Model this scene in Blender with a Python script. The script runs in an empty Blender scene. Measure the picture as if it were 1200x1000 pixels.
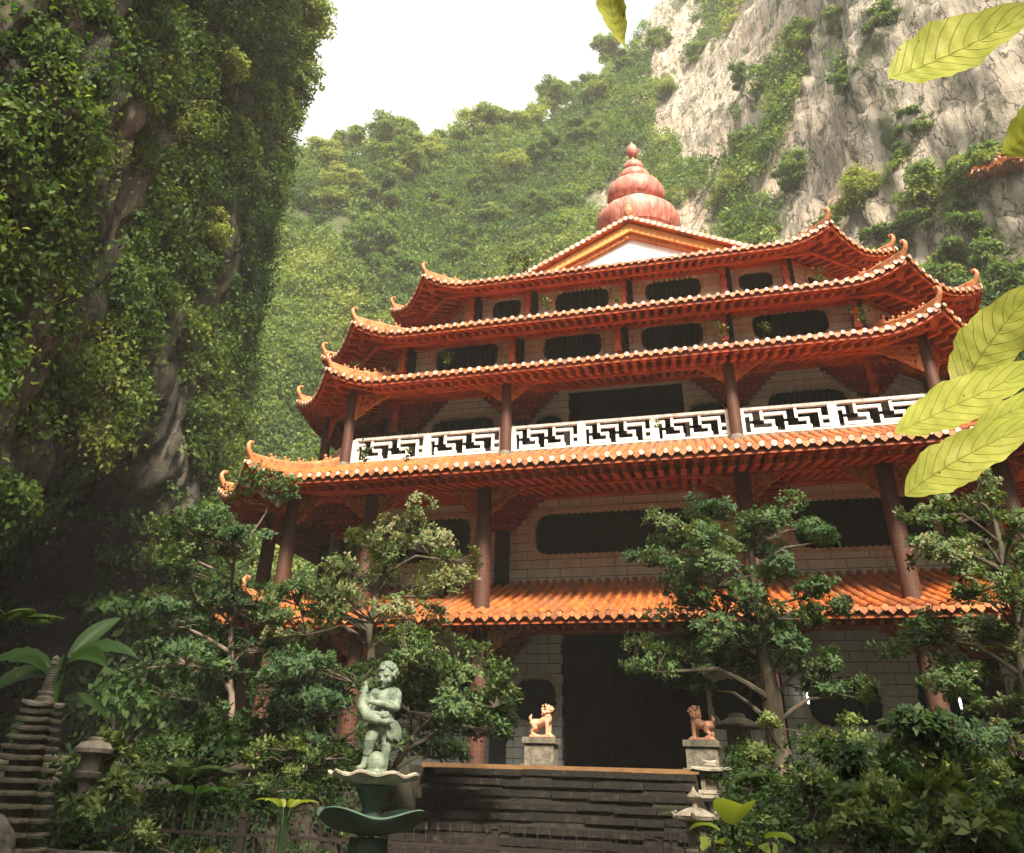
import bpy, bmesh, math, random
import numpy as np
from mathutils import Vector, Matrix
from mathutils.geometry import tessellate_polygon
R = math.radians
C = bpy.context.scene.collection
SC = bpy.context.scene
rng = np.random.default_rng(7)
random.seed(7)

# ------------------------------------------------------------------ camera
cd = bpy.data.cameras.new("camera")
cam = bpy.data.objects.new("camera", cd)
C.objects.link(cam)
_r = Vector((0.95594789, 0.29131357, 0.03605604))
_u = Vector((0.13517031, -0.54590488, 0.82687173))
_f = Vector((-0.26056213, 0.78557257, 0.56123356))
cam.matrix_world = Matrix(((_r.x, _u.x, -_f.x, 4.097), (_r.y, _u.y, -_f.y, -25.0), (_r.z, _u.z, -_f.z, 1.607), (0, 0, 0, 1)))
cd.sensor_fit = 'HORIZONTAL'
cd.sensor_width = 36
cd.lens = 30.087
cd.shift_x = 0.02666
cd.shift_y = -0.18773
cd.clip_start = 0.05
cd.clip_end = 1500
SC.camera = cam

# ------------------------------------------------------------------ sky, sun, exposure
SUN_DIR = Vector((0.33, -0.62, 0.71)).normalized()      # towards the sun
SKY_STRENGTH = 0.10
SUN_STRENGTH = 4.0
EXPOSURE = 1.85
HAZE_DENSITY = 0.0006
w = bpy.data.worlds.new("World")
SC.world = w
w.use_nodes = True
nt = w.node_tree
bg = nt.nodes["Background"]
sky = nt.nodes.new("ShaderNodeTexSky")
sky.sky_type = 'NISHITA'
sky.sun_disc = False
sky.sun_elevation = math.asin(SUN_DIR.z)
sky.sun_rotation = math.atan2(SUN_DIR.x, SUN_DIR.y)
sky.air_density = 1.0
sky.dust_density = 4.0
sky.ozone_density = 1.0
hs = nt.nodes.new("ShaderNodeHueSaturation")
hs.inputs["Saturation"].default_value = 0.18
nt.links.new(sky.outputs[0], hs.inputs["Color"])
tn_ = nt.nodes.new("ShaderNodeMix")                      # bright overcast veil over the clear sky
tn_.data_type = 'RGBA'
tn_.inputs[0].default_value = 0.6
tn_.inputs[7].default_value = (4.25, 4.4, 3.95, 1)
nt.links.new(hs.outputs[0], tn_.inputs[6])
nt.links.new(tn_.outputs[2], bg.inputs[0])
bg.inputs[1].default_value = SKY_STRENGTH
sl = bpy.data.lights.new("sun", 'SUN')
sl.energy = SUN_STRENGTH
sl.angle = R(12)
sl.color = (1.0, 0.88, 0.70)
so = bpy.data.objects.new("sun", sl)
so.rotation_euler = SUN_DIR.to_track_quat('Z', 'Y').to_euler()
so.location = (10, -20, 60)
C.objects.link(so)
vs = SC.view_settings
vs.view_transform = 'Standard'
vs.look = 'None'
vs.exposure = EXPOSURE
vs.gamma = 1
vs.use_curve_mapping = False
SC.cycles.max_bounces = 7
SC.cycles.diffuse_bounces = 3
SC.cycles.volume_bounces = 0
SC.cycles.use_denoising = True

# ------------------------------------------------------------------ noise
def _hash(ix, iy, iz, seed):
    n = (ix * 374761393 + iy * 668265263 + iz * 2147483647 + seed * 1274126177) & 0xFFFFFFFF
    n = ((n ^ (n >> 13)) * 1274126177) & 0xFFFFFFFF
    n = (n ^ (n >> 16)) & 0xFFFFFFFF
    return n.astype(np.float64) / 4294967295.0

def vnoise(p, seed=0):
    p = np.asarray(p, float)
    i = np.floor(p).astype(np.int64)
    f = p - i
    f = f * f * (3 - 2 * f)
    out = 0
    for dx in (0, 1):
        for dy in (0, 1):
            for dz in (0, 1):
                h = _hash(i[..., 0] + dx, i[..., 1] + dy, i[..., 2] + dz, seed)
                wx = f[..., 0] if dx else 1 - f[..., 0]
                wy = f[..., 1] if dy else 1 - f[..., 1]
                wz = f[..., 2] if dz else 1 - f[..., 2]
                out = out + h * wx * wy * wz
    return out * 2 - 1

def fbm(p, oct=4, seed=0):
    p = np.asarray(p, float)
    s, a, t = 0, 1.0, 0
    for k in range(oct):
        s = s + a * vnoise(p * (2.03 ** k), seed + 17 * k)
        t += a
        a *= 0.5
    return s / t

# ------------------------------------------------------------------ materials
def new_mat(name):
    m = bpy.data.materials.new(name)
    m.use_nodes = True
    n = m.node_tree
    return m, n, n.nodes["Principled BSDF"], n.nodes["Material Output"]

def N(n, t, **k):
    x = n.nodes.new(t)
    for a, b in k.items():
        setattr(x, a, b)
    return x

def ramp(n, fac, stops):
    r = N(n, "ShaderNodeValToRGB")
    e = r.color_ramp.elements
    while len(e) < len(stops):
        e.new(0.5)
    for el, (p, c) in zip(e, stops):
        el.position = p
        el.color = (*c, 1)
    n.links.new(fac, r.inputs[0])
    return r.outputs[0]

def noise_tex(n, vec, scale, detail=5, rough=0.6):
    t = N(n, "ShaderNodeTexNoise")
    t.inputs["Scale"].default_value = scale
    t.inputs["Detail"].default_value = detail
    t.inputs["Roughness"].default_value = rough
    if vec is not None:
        n.links.new(vec, t.inputs["Vector"])
    return t.outputs[0]

def mapping(n, vec, scale):
    m = N(n, "ShaderNodeMapping")
    m.inputs["Scale"].default_value = scale
    n.links.new(vec, m.inputs["Vector"])
    return m.outputs[0]

def mixc(n, fac, a, b, blend='MIX'):
    m = N(n, "ShaderNodeMix", data_type='RGBA', blend_type=blend)
    for v, s in ((fac, m.inputs[0]), (a, m.inputs[6]), (b, m.inputs[7])):
        if hasattr(v, "is_linked") or hasattr(v, "node"):
            n.links.new(v, s)
        elif isinstance(v, (int, float)):
            s.default_value = v
        else:
            s.default_value = (*v, 1)
    return m.outputs[2]

def bump(n, b, height, strength, dist=0.05):
    x = N(n, "ShaderNodeBump")
    x.inputs["Strength"].default_value = strength
    x.inputs["Distance"].default_value = dist
    n.links.new(height, x.inputs["Height"])
    n.links.new(x.outputs[0], b.inputs["Normal"])

def simple(name, cols, scale=3.0, rough=0.7, bstr=0.3, stretch=(1, 1, 1), bscale=None, spec=0.4, bdist=0.03, dirt=None, dirtscale=1.2, coat=0, island=None):
    """a noise-mottled surface: cols spread along the noise, optional dirt colour in large stains"""
    m, n, b, o = new_mat(name)
    tc = N(n, "ShaderNodeTexCoord")
    v = mapping(n, tc.outputs["Object"], stretch)
    f = noise_tex(n, v, scale)
    k = len(cols)
    col = ramp(n, f, [(0.32 + 0.38 * i / max(1, k - 1), c) for i, c in enumerate(cols)])
    if dirt:
        d = noise_tex(n, v, dirtscale, 7, 0.7)
        df = ramp(n, d, [(0.50, (0, 0, 0)), (0.66, (1, 1, 1))])
        col = mixc(n, df, col, dirt)
    if island:
        ge = N(n, "ShaderNodeNewGeometry")
        col = mixc(n, ramp(n, ge.outputs["Random Per Island"], [(0.0, (0.75, 0.75, 0.75)), (0.25, (0.15, 0.15, 0.15)), (0.75, (0, 0, 0)), (1.0, (0.6, 0.6, 0.6))]), col, island)
    n.links.new(col, b.inputs["Base Color"])
    b.inputs["Roughness"].default_value = rough
    b.inputs["Specular IOR Level"].default_value = spec
    if coat:
        b.inputs["Coat Weight"].default_value = coat
        b.inputs["Coat Roughness"].default_value = 0.25
    if bstr:
        bump(n, b, noise_tex(n, v, bscale or scale * 5, 6), bstr, bdist)
    return m

M = {}
M['tile'] = simple('glazed_roof_tile', [(0.16, 0.055, 0.022), (0.50, 0.135, 0.032), (0.60, 0.19, 0.05)], 2.2, 0.38, 0.35, dirt=(0.20, 0.11, 0.07), dirtscale=1.0, spec=0.4, island=(0.26, 0.095, 0.04))
M['capo'] = simple('orange_end_tile', [(0.22, 0.08, 0.035), (0.50, 0.17, 0.06), (0.58, 0.26, 0.12)], 4.0, 0.4, 0.2, island=(0.14, 0.06, 0.035))
M['cap'] = simple('glazed_end_tile', [(0.30, 0.17, 0.11), (0.62, 0.46, 0.36), (0.74, 0.60, 0.50)], 9.0, 0.4, 0.2, island=(0.17, 0.10, 0.07))
M['ridge'] = simple('ridge_tile', [(0.22, 0.08, 0.035), (0.48, 0.19, 0.075), (0.55, 0.28, 0.14)], 5.0, 0.45, 0.4)
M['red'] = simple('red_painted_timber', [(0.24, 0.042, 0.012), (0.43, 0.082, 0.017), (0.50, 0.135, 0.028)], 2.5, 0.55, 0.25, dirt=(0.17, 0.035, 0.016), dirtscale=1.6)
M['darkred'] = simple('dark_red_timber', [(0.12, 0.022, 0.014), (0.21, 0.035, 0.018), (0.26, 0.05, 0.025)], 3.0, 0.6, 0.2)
M['dot'] = simple('gold_paint', [(0.50, 0.22, 0.04), (0.65, 0.32, 0.07)], 6, 0.5, 0)
M['gold'] = simple('orange_carved_panel', [(0.22, 0.065, 0.022), (0.52, 0.175, 0.05), (0.60, 0.25, 0.08)], 7.0, 0.55, 1.0, bscale=9, bdist=0.08)
M['ochre'] = simple('ochre_paint', [(0.55, 0.22, 0.045), (0.68, 0.30, 0.07)], 3, 0.6, 0.2)
M['white'] = simple('white_render', [(0.70, 0.67, 0.63), (0.82, 0.80, 0.77)], 1.5, 0.8, 0.15)
M['rail'] = simple('white_painted_concrete', [(0.66, 0.64, 0.60), (0.80, 0.78, 0.74), (0.82, 0.80, 0.77)], 4, 0.7, 0.2, dirt=(0.44, 0.42, 0.37), dirtscale=5.0)
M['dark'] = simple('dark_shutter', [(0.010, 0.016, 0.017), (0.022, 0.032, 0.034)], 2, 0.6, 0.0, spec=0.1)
M['bar'] = simple('dark_window_bar', [(0.010, 0.022, 0.021), (0.02, 0.034, 0.032)], 5, 0.5, 0)
M['pillar'] = simple('dark_wall_pillar', [(0.018, 0.018, 0.024), (0.035, 0.033, 0.038)], 2, 0.6, 0.1, spec=0.15)
M['frame'] = simple('stone_window_frame', [(0.48, 0.44, 0.36), (0.60, 0.55, 0.46)], 4, 0.8, 0.3, dirt=(0.33, 0.30, 0.24))
M['pink'] = simple('faded_pink_copper', [(0.36, 0.10, 0.075), (0.52, 0.20, 0.155), (0.60, 0.31, 0.25)], 2.2, 0.55, 0.2, stretch=(2.5, 2.5, 0.5), dirt=(0.24, 0.085, 0.06), dirtscale=1.6)
M['verd'] = simple('pale_collar_paint', [(0.48, 0.50, 0.40), (0.62, 0.62, 0.52)], 3, 0.7, 0.2)
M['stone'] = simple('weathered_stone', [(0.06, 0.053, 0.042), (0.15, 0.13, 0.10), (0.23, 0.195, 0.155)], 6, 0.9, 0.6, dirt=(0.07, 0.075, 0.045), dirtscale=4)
M['stonetier'] = simple('lichen_stone', [(0.09, 0.075, 0.052), (0.19, 0.16, 0.11), (0.26, 0.22, 0.155)], 8, 0.9, 0.6, dirt=(0.09, 0.085, 0.05), dirtscale=5)
M['palestone'] = simple('pale_stone', [(0.20, 0.17, 0.13), (0.33, 0.285, 0.22), (0.42, 0.365, 0.29)], 7, 0.9, 0.5, dirt=(0.10, 0.09, 0.06), dirtscale=3)
M['lion'] = simple('peach_painted_stone', [(0.48, 0.235, 0.14), (0.62, 0.34, 0.21)], 9, 0.75, 0.3, dirt=(0.33, 0.16, 0.10), dirtscale=6)
M['verdigris'] = simple('green_patina_cast', [(0.06, 0.09, 0.065), (0.14, 0.18, 0.13), (0.26, 0.285, 0.21)], 9, 0.62, 0.35, dirt=(0.055, 0.085, 0.06), dirtscale=8, spec=0.5)
M['basin'] = simple('green_glazed_basin', [(0.03, 0.06, 0.045), (0.055, 0.11, 0.075)], 6, 0.7, 0.5, dirt=(0.05, 0.05, 0.03), dirtscale=5)
M['basinrim'] = simple('worn_pale_rim', [(0.28, 0.24, 0.19), (0.46, 0.40, 0.32)], 8, 0.7, 0.4, dirt=(0.15, 0.16, 0.11), dirtscale=6)
M['iron'] = simple('rusty_iron', [(0.010, 0.007, 0.006), (0.026, 0.014, 0.009)], 14, 0.7, 0.3)
M['bark'] = simple('mossy_bark', [(0.035, 0.026, 0.018), (0.09, 0.07, 0.05), (0.15, 0.12, 0.09)], 8, 0.9, 0.8, stretch=(1, 1, 0.3), dirt=(0.04, 0.06, 0.025), dirtscale=3)
M['palebark'] = simple('pale_bark', [(0.12, 0.09, 0.07), (0.26, 0.20, 0.15)], 9, 0.9, 0.6, stretch=(1, 1, 0.3))
M['soil'] = simple('dark_soil', [(0.018, 0.014, 0.009), (0.045, 0.034, 0.022)], 4, 0.95, 0.8, dirt=(0.025, 0.04, 0.014), dirtscale=1.5)
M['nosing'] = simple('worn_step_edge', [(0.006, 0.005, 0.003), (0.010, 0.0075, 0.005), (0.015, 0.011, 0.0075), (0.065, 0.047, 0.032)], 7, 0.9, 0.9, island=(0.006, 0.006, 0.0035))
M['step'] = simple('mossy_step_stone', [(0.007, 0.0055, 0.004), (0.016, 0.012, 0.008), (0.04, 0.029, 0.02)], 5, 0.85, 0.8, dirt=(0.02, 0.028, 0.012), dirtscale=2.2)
M['stepedge'] = simple('ochre_step_edge', [(0.13, 0.065, 0.024), (0.24, 0.125, 0.045)], 6, 0.8, 0.4, dirt=(0.08, 0.05, 0.03), dirtscale=3)

def wall_mat():
    m, n, b, o = new_mat('grey_block_wall')
    tc = N(n, "ShaderNodeTexCoord")
    sep = N(n, "ShaderNodeSeparateXYZ")
    n.links.new(tc.outputs["Object"], sep.inputs[0])
    cb = N(n, "ShaderNodeCombineXYZ")
    n.links.new(sep.outputs[0], cb.inputs[0])
    n.links.new(sep.outputs[2], cb.inputs[1])
    bt = N(n, "ShaderNodeTexBrick")
    bt.offset = 0.37
    bt.inputs["Color1"].default_value = (0.58, 0.60, 0.53, 1)
    bt.inputs["Color2"].default_value = (0.65, 0.66, 0.59, 1)
    bt.inputs["Mortar"].default_value = (0.11, 0.10, 0.08, 1)
    bt.inputs["Scale"].default_value = 1
    bt.inputs["Mortar Size"].default_value = 0.011
    bt.inputs["Brick Width"].default_value = 1.05
    bt.inputs["Row Height"].default_value = 0.27
    n.links.new(cb.outputs[0], bt.inputs["Vector"])
    d = noise_tex(n, tc.outputs["Object"], 0.9, 7, 0.7)
    df = ramp(n, d, [(0.45, (0, 0, 0)), (0.75, (0.7, 0.7, 0.7))])
    col = mixc(n, df, bt.outputs[0], (0.38, 0.38, 0.32))
    st = noise_tex(n, mapping(n, tc.outputs["Object"], (2.5, 2.5, 0.25)), 1.2, 6, 0.7)
    col = mixc(n, ramp(n, st, [(0.52, (0, 0, 0)), (0.72, (0.55, 0.55, 0.55))]), col, (0.27, 0.265, 0.215))
    n.links.new(col, b.inputs["Base Color"])
    b.inputs["Roughness"].default_value = 0.85
    bump(n, b, bt.outputs[1], -0.6, 0.02)
    return m
M['wall'] = wall_mat()

def column_mat():
    m, n, b, o = new_mat('mosaic_column')
    tc = N(n, "ShaderNodeTexCoord")
    sep = N(n, "ShaderNodeSeparateXYZ")
    n.links.new(tc.outputs["Object"], sep.inputs[0])
    at = N(n, "ShaderNodeMath", operation='ARCTAN2')
    n.links.new(sep.outputs[1], at.inputs[0])
    n.links.new(sep.outputs[0], at.inputs[1])
    mu = N(n, "ShaderNodeMath", operation='MULTIPLY')
    n.links.new(at.outputs[0], mu.inputs[0])
    mu.inputs[1].default_value = 0.25
    cb = N(n, "ShaderNodeCombineXYZ")
    n.links.new(mu.outputs[0], cb.inputs[0])
    n.links.new(sep.outputs[2], cb.inputs[1])
    bt = N(n, "ShaderNodeTexBrick")
    bt.offset = 0.0
    bt.inputs["Color1"].default_value = (0.085, 0.029, 0.017, 1)
    bt.inputs["Color2"].default_value = (0.12, 0.042, 0.024, 1)
    bt.inputs["Mortar"].default_value = (0.055, 0.027, 0.02, 1)
    bt.inputs["Scale"].default_value = 1
    bt.inputs["Mortar Size"].default_value = 0.02
    bt.inputs["Brick Width"].default_value = 0.1
    bt.inputs["Row Height"].default_value = 0.115
    n.links.new(cb.outputs[0], bt.inputs["Vector"])
    d = noise_tex(n, tc.outputs["Object"], 1.3, 6, 0.7)
    col = mixc(n, ramp(n, d, [(0.4, (0, 0, 0)), (0.7, (0.7, 0.7, 0.7))]), bt.outputs[0], (0.075, 0.04, 0.028))
    n.links.new(col, b.inputs["Base Color"])
    b.inputs["Roughness"].default_value = 0.6
    b.inputs["Specular IOR Level"].default_value = 0.25
    bump(n, b, bt.outputs[1], -0.6, 0.02)
    return m
M['column'] = column_mat()

def rock_mat(name, moss=0.5, pale=1.0, wooded=False, dark_patches=False):
    m, n, b, o = new_mat(name)
    tc = N(n, "ShaderNodeTexCoord")
    v = tc.outputs["Object"]
    big = noise_tex(n, mapping(n, v, (0.09, 0.09, 0.05)), 1.0, 6, 0.65)
    streak = noise_tex(n, mapping(n, v, (0.9, 0.9, 0.055)), 1.0, 7, 0.65)
    fine = noise_tex(n, mapping(n, v, (1.6, 1.6, 0.5)), 1.0, 8, 0.7)
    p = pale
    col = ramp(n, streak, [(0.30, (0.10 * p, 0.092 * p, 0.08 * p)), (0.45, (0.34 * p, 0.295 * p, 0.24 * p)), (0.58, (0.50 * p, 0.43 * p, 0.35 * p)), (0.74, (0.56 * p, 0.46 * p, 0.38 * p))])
    ochre = ramp(n, big, [(0.50, (0, 0, 0)), (0.70, (0.55, 0.55, 0.55))])
    col = mixc(n, ochre, col, (0.46 * p, 0.27 * p, 0.17 * p))
    dk = ramp(n, fine, [(0.30, (1, 1, 1)), (0.46, (0, 0, 0))])
    col = mixc(n, dk, col, (0.055, 0.052, 0.045))
    g = noise_tex(n, mapping(n, v, (0.22, 0.22, 0.12)), 1.0, 8, 0.72)
    gf = ramp(n, g, [(0.56 - 0.22 * moss, (0, 0, 0)), (0.66 - 0.18 * moss, (1, 1, 1))])
    col = mixc(n, gf, col, (0.055, 0.075, 0.028))
    vo = N(n, "ShaderNodeTexVoronoi", feature='DISTANCE_TO_EDGE')
    vo.inputs["Scale"].default_value = 1.0
    wv = N(n, "ShaderNodeVectorMath", operation='ADD')
    n.links.new(mapping(n, v, (0.55, 0.55, 0.16)), wv.inputs[0])
    nz = N(n, "ShaderNodeTexNoise"); nz.inputs["Scale"].default_value = 0.9; nz.inputs["Detail"].default_value = 6
    n.links.new(v, nz.inputs["Vector"])
    sc_ = N(n, "ShaderNodeVectorMath", operation='SCALE'); sc_.inputs["Scale"].default_value = 0.9
    n.links.new(nz.outputs["Color"], sc_.inputs[0]); n.links.new(sc_.outputs[0], wv.inputs[1])
    n.links.new(wv.outputs[0], vo.inputs["Vector"])
    crack = ramp(n, vo.outputs["Distance"], [(0.0, (1, 1, 1)), (0.045, (0, 0, 0))])
    col = mixc(n, crack, col, (0.04, 0.037, 0.032))
    if dark_patches:
        dn = noise_tex(n, mapping(n, v, (0.11, 0.11, 0.035)), 1.0, 7, 0.65)  # large upright noise patches, mixed to near black
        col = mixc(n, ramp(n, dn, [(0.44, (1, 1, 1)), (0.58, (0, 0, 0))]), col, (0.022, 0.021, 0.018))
    if wooded:
        sx = N(n, "ShaderNodeSeparateXYZ"); n.links.new(v, sx.inputs[0])
        ad_ = N(n, "ShaderNodeMath", operation='MULTIPLY_ADD'); n.links.new(g, ad_.inputs[0]); ad_.inputs[1].default_value = 40; n.links.new(sx.outputs[0], ad_.inputs[2])
        mr = N(n, "ShaderNodeMapRange"); mr.inputs[1].default_value = 2; mr.inputs[2].default_value = 13; mr.inputs[3].default_value = 0.92; mr.inputs[4].default_value = 0
        n.links.new(ad_.outputs[0], mr.inputs[0])
        col = mixc(n, mr.outputs[0], col, (0.07, 0.095, 0.035))
    n.links.new(col, b.inputs["Base Color"])
    b.inputs["Roughness"].default_value = 0.95
    b.inputs["Specular IOR Level"].default_value = 0.2
    bump(n, b, mixc(n, 0.5, fine, noise_tex(n, mapping(n, v, (3.5, 3.5, 1.6)), 1.0, 9, 0.75)), 1.0, 0.9)
    return m
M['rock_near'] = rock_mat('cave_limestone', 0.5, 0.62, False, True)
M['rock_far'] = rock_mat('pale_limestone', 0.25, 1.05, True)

def leaf_mat(name, stops, trans=0.35, rough=0.42, spec=0.5):
    m, n, b, o = new_mat(name)
    at = N(n, "ShaderNodeAttribute", attribute_name="tint")
    col = ramp(n, at.outputs["Fac"], stops)
    n.links.new(col, b.inputs["Base Color"])
    b.inputs["Roughness"].default_value = rough
    b.inputs["Specular IOR Level"].default_value = spec
    tr = N(n, "ShaderNodeBsdfTranslucent")
    tcol = mixc(n, 1.0, col, (1.5, 1.6, 0.6), 'MULTIPLY')
    n.links.new(tcol, tr.inputs["Color"])
    mx = N(n, "ShaderNodeMixShader")
    mx.inputs[0].default_value = trans
    n.links.new(b.outputs[0], mx.inputs[1])
    n.links.new(tr.outputs[0], mx.inputs[2])
    n.links.new(mx.outputs[0], o.inputs["Surface"])
    return m
M['leaf_cliff'] = leaf_mat('cliff_foliage', [(0.0, (0.018, 0.044, 0.015)), (0.35, (0.042, 0.088, 0.021)), (0.7, (0.092, 0.142, 0.030)), (1.0, (0.19, 0.215, 0.05))], 0.4, 0.55, 0.2)
M['leaf_hill'] = leaf_mat('hillside_foliage_leaf', [(0.0, (0.04, 0.085, 0.025)), (0.35, (0.085, 0.15, 0.035)), (0.7, (0.16, 0.215, 0.05)), (1.0, (0.27, 0.29, 0.08))], 0.4, 0.55, 0.2)
M['leaf_tree'] = leaf_mat('tree_leaf', [(0.0, (0.022, 0.052, 0.024)), (0.45, (0.050, 0.095, 0.034)), (0.8, (0.105, 0.15, 0.052)), (1.0, (0.22, 0.20, 0.11))], 0.25, 0.55, 0.18)
M['leaf_bed'] = leaf_mat('bed_leaf', [(0.0, (0.010, 0.024, 0.008)), (0.5, (0.024, 0.052, 0.013)), (0.85, (0.065, 0.11, 0.026)), (1.0, (0.20, 0.24, 0.08))], 0.3, 0.55, 0.18)
M['leaf_rust'] = leaf_mat('rust_leaf', [(0.0, (0.26, 0.075, 0.03)), (1.0, (0.42, 0.17, 0.07))])
M['leaf_lime'] = leaf_mat('lime_leaf', [(0.0, (0.15, 0.20, 0.03)), (1.0, (0.27, 0.30, 0.06))], 0.4, 0.5, 0.2)
M['leaf_banana'] = leaf_mat('banana_leaf', [(0.0, (0.022, 0.055, 0.015)), (1.0, (0.05, 0.105, 0.024))], 0.35, 0.5, 0.25)

# ------------------------------------------------------------------ mesh helpers
class MB:
    def __init__(s):
        s.v, s.f, s.marks = [], [], []
    def use(s, k):
        s.marks.append((len(s.f), k))
    def add(s, vs, fs):
        b = len(s.v)
        s.v.extend([tuple(x) for x in vs])
        s.f.extend([tuple(b + i for i in f) for f in fs])
    def box(s, c, d, rot=0.0, top=1.0, taper_y=None):
        ty = top if taper_y is None else taper_y
        ca, sa = math.cos(rot), math.sin(rot)
        vs = []
        for z, kx, ky in ((-0.5, 1, 1), (0.5, top, ty)):
            for x, y in ((-0.5, -0.5), (0.5, -0.5), (0.5, 0.5), (-0.5, 0.5)):
                px, py = x * d[0] * kx, y * d[1] * ky
                vs.append((c[0] + px * ca - py * sa, c[1] + px * sa + py * ca, c[2] + z * d[2]))
        s.add(vs, [(3, 2, 1, 0), (4, 5, 6, 7), (0, 1, 5, 4), (1, 2, 6, 5), (2, 3, 7, 6), (3, 0, 4, 7)])
    def bar(s, p, q, wd, ht, up=(0, 0, 1)):
        p, q = Vector(p), Vector(q)
        d = (q - p)
        if d.length < 1e-6:
            return
        d.normalize()
        a = d.cross(Vector(up))
        if a.length < 1e-4:
            a = d.cross(Vector((1, 0, 0)))
        a.normalize()
        b = a.cross(d)
        vs = []
        for o in (p, q):
            for x, y in ((-1, -1), (1, -1), (1, 1), (-1, 1)):
                vs.append(o + a * (x * wd / 2) + b * (y * ht / 2))
        s.add(vs, [(0, 1, 2, 3), (7, 6, 5, 4), (0, 4, 5, 1), (1, 5, 6, 2), (2, 6, 7, 3), (3, 7, 4, 0)])
    def tube(s, pts, rad, n=8, caps=True, sq=None):
        pts = [Vector(p) for p in pts]
        if not hasattr(rad, '__len__'):
            rad = [rad] * len(pts)
        b = len(s.v)
        ref = Vector((0.13, 0.27, 1)).normalized()
        rings = []
        for i, p in enumerate(pts):
            d = pts[min(i + 1, len(pts) - 1)] - pts[max(i - 1, 0)]
            if d.length < 1e-9:
                d = Vector((0, 0, 1))
            d.normalize()
            if abs(d.dot(ref)) > 0.95:
                a = d.cross(Vector((1, 0, 0))).normalized()
            else:
                a = d.cross(ref).normalized()
            c = a.cross(d)
            ring = []
            for k in range(n):
                t = 2 * math.pi * k / n
                ring.append(len(s.v))
                s.v.append(tuple(p + (a * math.cos(t) + c * math.sin(t)) * rad[i]))
            rings.append(ring)
        for r0, r1 in zip(rings, rings[1:]):
            for k in range(n):
                s.f.append((r0[k], r0[(k + 1) % n], r1[(k + 1) % n], r1[k]))
        if caps:
            s.f.append(tuple(reversed(rings[0])))
            s.f.append(tuple(rings[-1]))
    def lathe(s, prof, c=(0, 0, 0), n=24, fn=None):
        b = len(s.v)
        for r, z in prof:
            for k in range(n):
                t = 2 * math.pi * k / n
                rr = r * (fn(t, z) if fn else 1)
                s.v.append((c[0] + rr * math.cos(t), c[1] + rr * math.sin(t), c[2] + z))
        for i in range(len(prof) - 1):
            for k in range(n):
                a0 = b + i * n + k
                a1 = b + i * n + (k + 1) % n
                s.f.append((a0, a1, a1 + n, a0 + n))
        s.f.append(tuple(b + k for k in reversed(range(n))))
        s.f.append(tuple(b + (len(prof) - 1) * n + k for k in range(n)))
    def prism(s, loop, f0, f1, holes=()):
        """loop and holes: 2D points; f0/f1 map a 2D point to the near/far 3D point"""
        loops = [list(loop)] + [list(h) for h in holes]
        tris = tessellate_polygon([[Vector((x, y, 0)) for x, y in l] for l in loops])
        flat = [p for l in loops for p in l]
        nn = len(flat)
        vs = [f0(*p) for p in flat] + [f1(*p) for p in flat]
        fs = [tuple(t) for t in tris] + [tuple(nn + i for i in reversed(t)) for t in tris]
        o = 0
        for l in loops:
            k = len(l)
            for i in range(k):
                a, c2 = o + i, o + (i + 1) % k
                fs.append((a, c2, nn + c2, nn + a))
            o += k
        s.add(vs, fs)
    def build(s, name, mat, parent=None, loc=None, smooth=False, fixn=True, rotz=0):
        me = bpy.data.meshes.new(name)
        me.from_pydata([tuple(map(float, v)) for v in s.v], [], s.f)
        if fixn:
            bm = bmesh.new()
            bm.from_mesh(me)
            bmesh.ops.recalc_face_normals(bm, faces=bm.faces)
            bm.to_mesh(me)
            bm.free()
        if smooth:
            me.polygons.foreach_set("use_smooth", [True] * len(me.polygons))
            try:
                me.set_sharp_from_angle(angle=R(48))
            except Exception:
                pass
        for q in (mat if isinstance(mat, (list, tuple)) else [mat]):
            me.materials.append(q)
        for (st, k) in s.marks:
            for p in me.polygons[st:]:
                p.material_index = k
        return link(name, me, parent, loc, rotz)

def link(name, me, parent=None, loc=None, rotz=0):
    o = bpy.data.objects.new(name, me)
    C.objects.link(o)
    if loc:
        o.location = loc
    if rotz:
        o.rotation_euler.z = rotz
    if parent:
        o.parent = parent
    return o

def tag(o, label=None, cat=None, group=None, kind=None):
    for k, v in (('label', label), ('category', cat), ('group', group), ('kind', kind)):
        if v:
            o[k] = v
    return o

def thing(name, label, cat, loc=(0, 0, 0), rotz=0, group=None):
    o = bpy.data.objects.new(name, None)
    o.empty_display_size = 0.2
    C.objects.link(o)
    o.location = loc
    o.rotation_euler.z = rotz
    return tag(o, label, cat, group)

def np_mesh(name, V, F, mat, parent=None, tint=None, smooth=False, loc=None):
    """V (n,3), F (m,4) numpy quads; tint per vertex"""
    me = bpy.data.meshes.new(name)
    n, m = len(V), len(F)
    k = F.shape[1]
    me.vertices.add(n)
    me.vertices.foreach_set("co", np.ascontiguousarray(V, dtype=np.float32).ravel())
    me.loops.add(m * k)
    me.loops.foreach_set("vertex_index", np.ascontiguousarray(F, dtype=np.int32).ravel())
    me.polygons.add(m)
    me.polygons.foreach_set("loop_start", np.arange(0, m * k, k, dtype=np.int32))
    me.polygons.foreach_set("loop_total", np.full(m, k, dtype=np.int32))
    if smooth:
        me.polygons.foreach_set("use_smooth", np.ones(m, dtype=bool))
    me.update(calc_edges=True)
    if tint is not None:
        a = me.attributes.new("tint", 'FLOAT', 'POINT')
        a.data.foreach_set("value", np.asarray(tint, dtype=np.float32))
    me.materials.append(mat)
    return link(name, me, parent, loc)

def unit(a):
    return a / np.maximum(np.linalg.norm(a, axis=-1, keepdims=True), 1e-9)

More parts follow.
